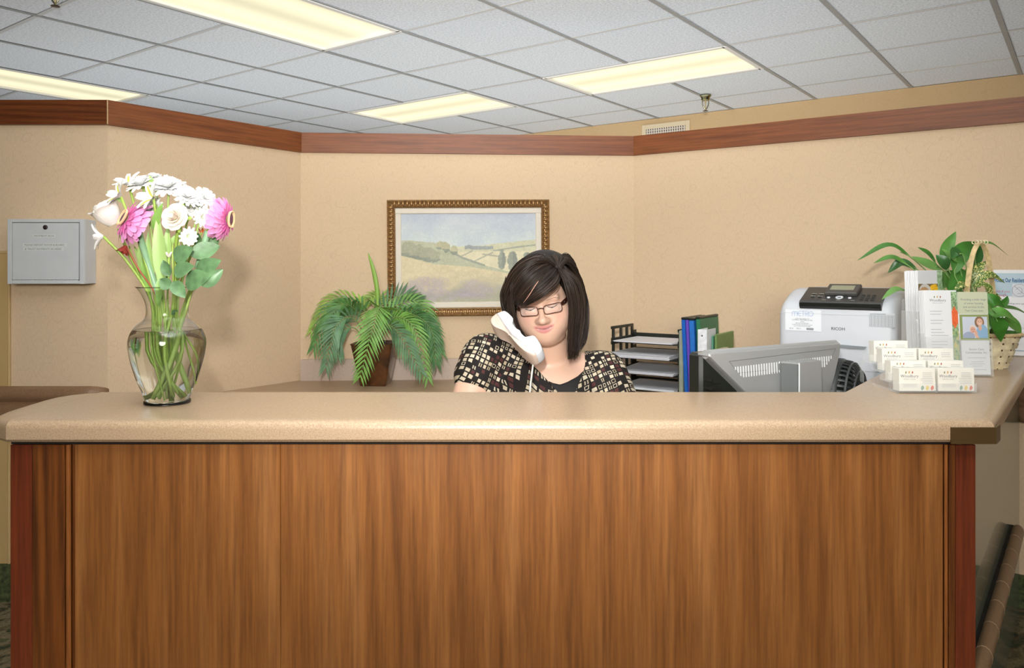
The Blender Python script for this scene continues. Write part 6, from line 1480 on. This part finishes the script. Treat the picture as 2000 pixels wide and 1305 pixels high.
locks('crown_right', [(1094, 522, 2.245), (1098, 500, 2.31), (1116, 512, 2.42), (1128, 590, 2.45), (1122, 660, 2.44)], [(1092, 526, 2.235), (1108, 512, 2.25), (1132, 546, 2.29), (1142, 600, 2.32), (1138, 664, 2.31)], 240, .0014, .004)
locks('right_side', [(1092, 530, 2.225), (1105, 556, 2.19), (1114, 600, 2.205), (1111, 655, 2.225), (1110, 722, 2.245)], [(1098, 518, 2.26), (1130, 550, 2.28), (1141, 606, 2.30), (1135, 658, 2.30), (1126, 714, 2.285)], 430, .0013, .004, end=.42)
locks('right_outer', [(1120, 540, 2.33), (1139, 580, 2.34), (1142, 620, 2.34), (1140, 660, 2.33), (1126, 690, 2.32)], [(1126, 530, 2.36), (1142, 585, 2.38), (1144, 630, 2.37), (1138, 668, 2.36), (1118, 694, 2.34)], 110, .0013, .005)
locks('left_side', [(1002, 556, 2.215), (1002, 600, 2.225), (1012, 640, 2.235), (1028, 668, 2.25), (1042, 706, 2.28)], [(990, 560, 2.31), (985, 604, 2.33), (1000, 640, 2.34), (1018, 676, 2.34), (1036, 712, 2.33)], 260, .0013, .0035, end=.6)
locks('left_wisps', [(988, 548, 2.33), (980, 580, 2.34), (986, 604, 2.34), (996, 618, 2.33)], [(992, 540, 2.31), (984, 575, 2.31), (990, 606, 2.31), (1000, 620, 2.30)], 60, .0010, .005)
# one pale strand through the fringe
mb = MB(); mb.tube([p - po for p in spline([at(1052, 549, 2.137), at(1044, 560, 2.134), at(1034, 576, 2.138), at(1022, 592, 2.155)], 14)], [.0004] + [.0013] * 11 + [.0009, .0006, .0003], 5); me = mb.mesh('streak', mat('hair_streak', (190, 142, 124), .45), 180); o = link('hair_streak', me, hv); o['label'] = 'pale streak in the fringe'
# ------------------------------------------------------------------ glasses
gl_ = thing('eyeglasses', 'narrow brown rectangular eyeglasses low on the woman\'s nose', 'glasses', hp_(0, -.106, .0015), rot=HR.to_euler())
gm = mat('glasses_brown', (78, 46, 36), .25, .3); lens_m = mat('lens', (250, 250, 250), .02, Alpha=.06)
def rr_path(cx, cz, w_, h, r, n_=5):
    out = []
    for sx, sz, a0 in ((1, 1, 0), (-1, 1, 90), (-1, -1, 180), (1, -1, 270)):
        for k in range(n_): a = math.radians(a0 + 90 * k / (n_ - 1)); out.append((cx + sx * (w_ / 2 - r) + r * math.cos(a), cz + sz * (h / 2 - r) + r * math.sin(a)))
    return out
for s_ in (-1, 1):
    P = rr_path(s_ * .0345, -.0055, .0520, .0255, .008); P3 = [Vector((x, (abs(x) / .06) ** 2 * .012 - .002, z + (.002 * (abs(x) / .06) if z > -.005 else 0))) for x, z in P]
    mb = MB(); mb.tube(P3 + [P3[0], P3[1]], .0011, 6); mb.build('rim', gm, gl_, 60)
    mb = MB(); mb.add(P3, [tuple(range(len(P3)))]); mb.add([p + Vector((0, .0008, 0)) for p in P3], [tuple(range(len(P3)))[::-1]]); mb.build('lens', lens_m, gl_)
    mb = MB(); mb.loft([[Vector((s_ * x, y, z + dz)) + Vector((s_ * dx, 0, 0)) for dx, dz in ((-.001, h), (.001, h), (.001, -h), (-.001, -h))][::s_] for x, y, z, h in ((.0595, .009, .004, .0035), (.066, .016, .005, .0062), (.074, .035, .006, .006), (.080, .08, .005, .004), (.081, .115, .0, .003))]); t_ = mb.build('temple', gm, gl_, 40)
    mb = MB(); mb.box((s_ * .0685, .0225, .0055), (.002, .003, .004), bev=.0005); mb.build('temple_stone', papers, t_)
mb = MB(); mb.tube(spline([(-.0090, -.0018, -.001), (-.004, -.0040, .0022), (.004, -.0040, .0022), (.0088, -.0018, -.001)], 10), .0012, 6); mb.build('bridge', gm, gl_, 60)
# ------------------------------------------------------------------ telephone handset held between ear and shoulder
pe, pm = at(972, 622, 2.265), at(1037, 691, 2.13)
pa = (pm - pe).normalized(); face_d = (at(1054, 632, 2.205) - (pe + pm) / 2); pb = (face_d - pa * face_d.dot(pa)).normalized(); pw_ = pa.cross(pb)
ph = thing('telephone_handset', 'white telephone handset cradled between her cheek and shoulder', 'telephone', pe)
PM = Matrix((pa, pb, pw_)).transposed().to_4x4(); Lp = (pm - pe).length + .03
fm, bm_ = mat('handset_white', (222, 226, 232), .35), mat('handset_shade_tint', (220, 200, 184), .4)  # beige of the back shell paints shade and warm reflection on white plastic
s_ = Lp / .207
front_o = [(0, .002), (.004, .018), (.012, .026), (.044, .028), (.056, .022), (.066, .013), (.10, .009), (.142, .012), (.150, .022), (.156, .034), (.166, .037), (.196, .030), (.206, .018), (.2075, .004)]
back_o = [(.2075, .003), (.204, -.006), (.186, -.014), (.150, -.017), (.112, -.015), (.085, -.016), (.062, -.023), (.042, -.031), (.022, -.031), (.006, -.021), (0, .001)]
def fine(ol): return [(p.x, p.y) for p in spline([(a, b, 0) for a, b in ol], 4 * (len(ol) - 1))]
def halves(outline, other, m, nm, wmax):
    mb = MB(); mb.M = PM
    poly = [Vector((a * s_, b)) for a, b in outline]; c = sum(poly, Vector((0, 0))) / len(poly)
    rings = []
    for wz_, ins in ((-wmax, .0075), (-wmax + .002, .0042), (-wmax + .0055, .0014), (-wmax + .010, 0), (wmax - .010, 0), (wmax - .0055, .0014), (wmax - .002, .0042), (wmax, .0075)):
        ring = []
        for p in poly: d = (c - p); ring.append(Vector((p.x + d.x / d.length * ins, p.y + d.y / d.length * ins, wz_)))
        rings.append(ring)
    mb.loft(rings); return mb.build(nm, m, ph, 50)
join_ = [(.2075, .0035), (.15, -.004), (.10, -.008), (.05, -.004), (0, .0015)]
halves(fine(front_o) + join_[1:-1], None, fm, 'front_shell', .0245); halves(join_[::-1] + fine(back_o)[1:-1], None, bm_, 'back_shell', .026)
mb = MB(); mb.M = PM
for k in range(3): mb.box(((.172 + .008 * k) * s_, .0362 - .0018 * k, 0), (.003, .001, .016))
o = mb.build('mouthpiece_slot', mat('slot_grey', (120, 122, 126), .6), ph); o['kind'] = 'stuff'
c0 = at(1042, 697, 2.135) - pe
mb = MB(); mb.tube(spline([c0 + Vector((0, 0, .01)), at(1041, 712, 2.135) - pe, at(1037, 745, 2.13) - pe, at(1032, 790, 2.12) - pe, at(1020, 850, 2.08) - pe, Vector((-.02, 2.06, BZ + .003)) - pe], 60), .0026, 8); mb.build('cord', mat('cord_grey', (216, 216, 208), .5), ph, 60)
# ------------------------------------------------------------------ her office chair (behind the counter)
ch = thing('office_chair', 'dark office chair under the seated woman, hidden by the counter', 'chair', (.10, 2.52, 0)); chm = mat('chair_fabric', (50, 52, 58), .9)
mb = MB(); mb.box((0, -.03, .405), (.48, .46, .07), bev=.03); mb.build('seat', chm, ch)
mb = MB(); mb.box((0, .245, .66), (.40, .05, .34), bev=.02); mb.build('backrest', chm, ch)
mb = MB(); mb.tube([(0, .0, .38), (0, .0, .08)], .03, 12); mb.tube([(0, .12, .39), (0, .26, .40), (0, .265, .60)], .015, 8); mb.build('column', black, ch, 60)
for k in range(5):
    a = 2 * PI * k / 5 + .3; mb = MB(); mb.tube([(0, 0, .09), (.27 * math.cos(a), .27 * math.sin(a), .065)], [.025, .015], 8); l = mb.build('base_leg', black, ch, 60)
    mb = MB(); mb.ell((.27 * math.cos(a), .27 * math.sin(a), .026), (.026, .026, .026), 12, 8); mb.build('caster', black, l, 180)
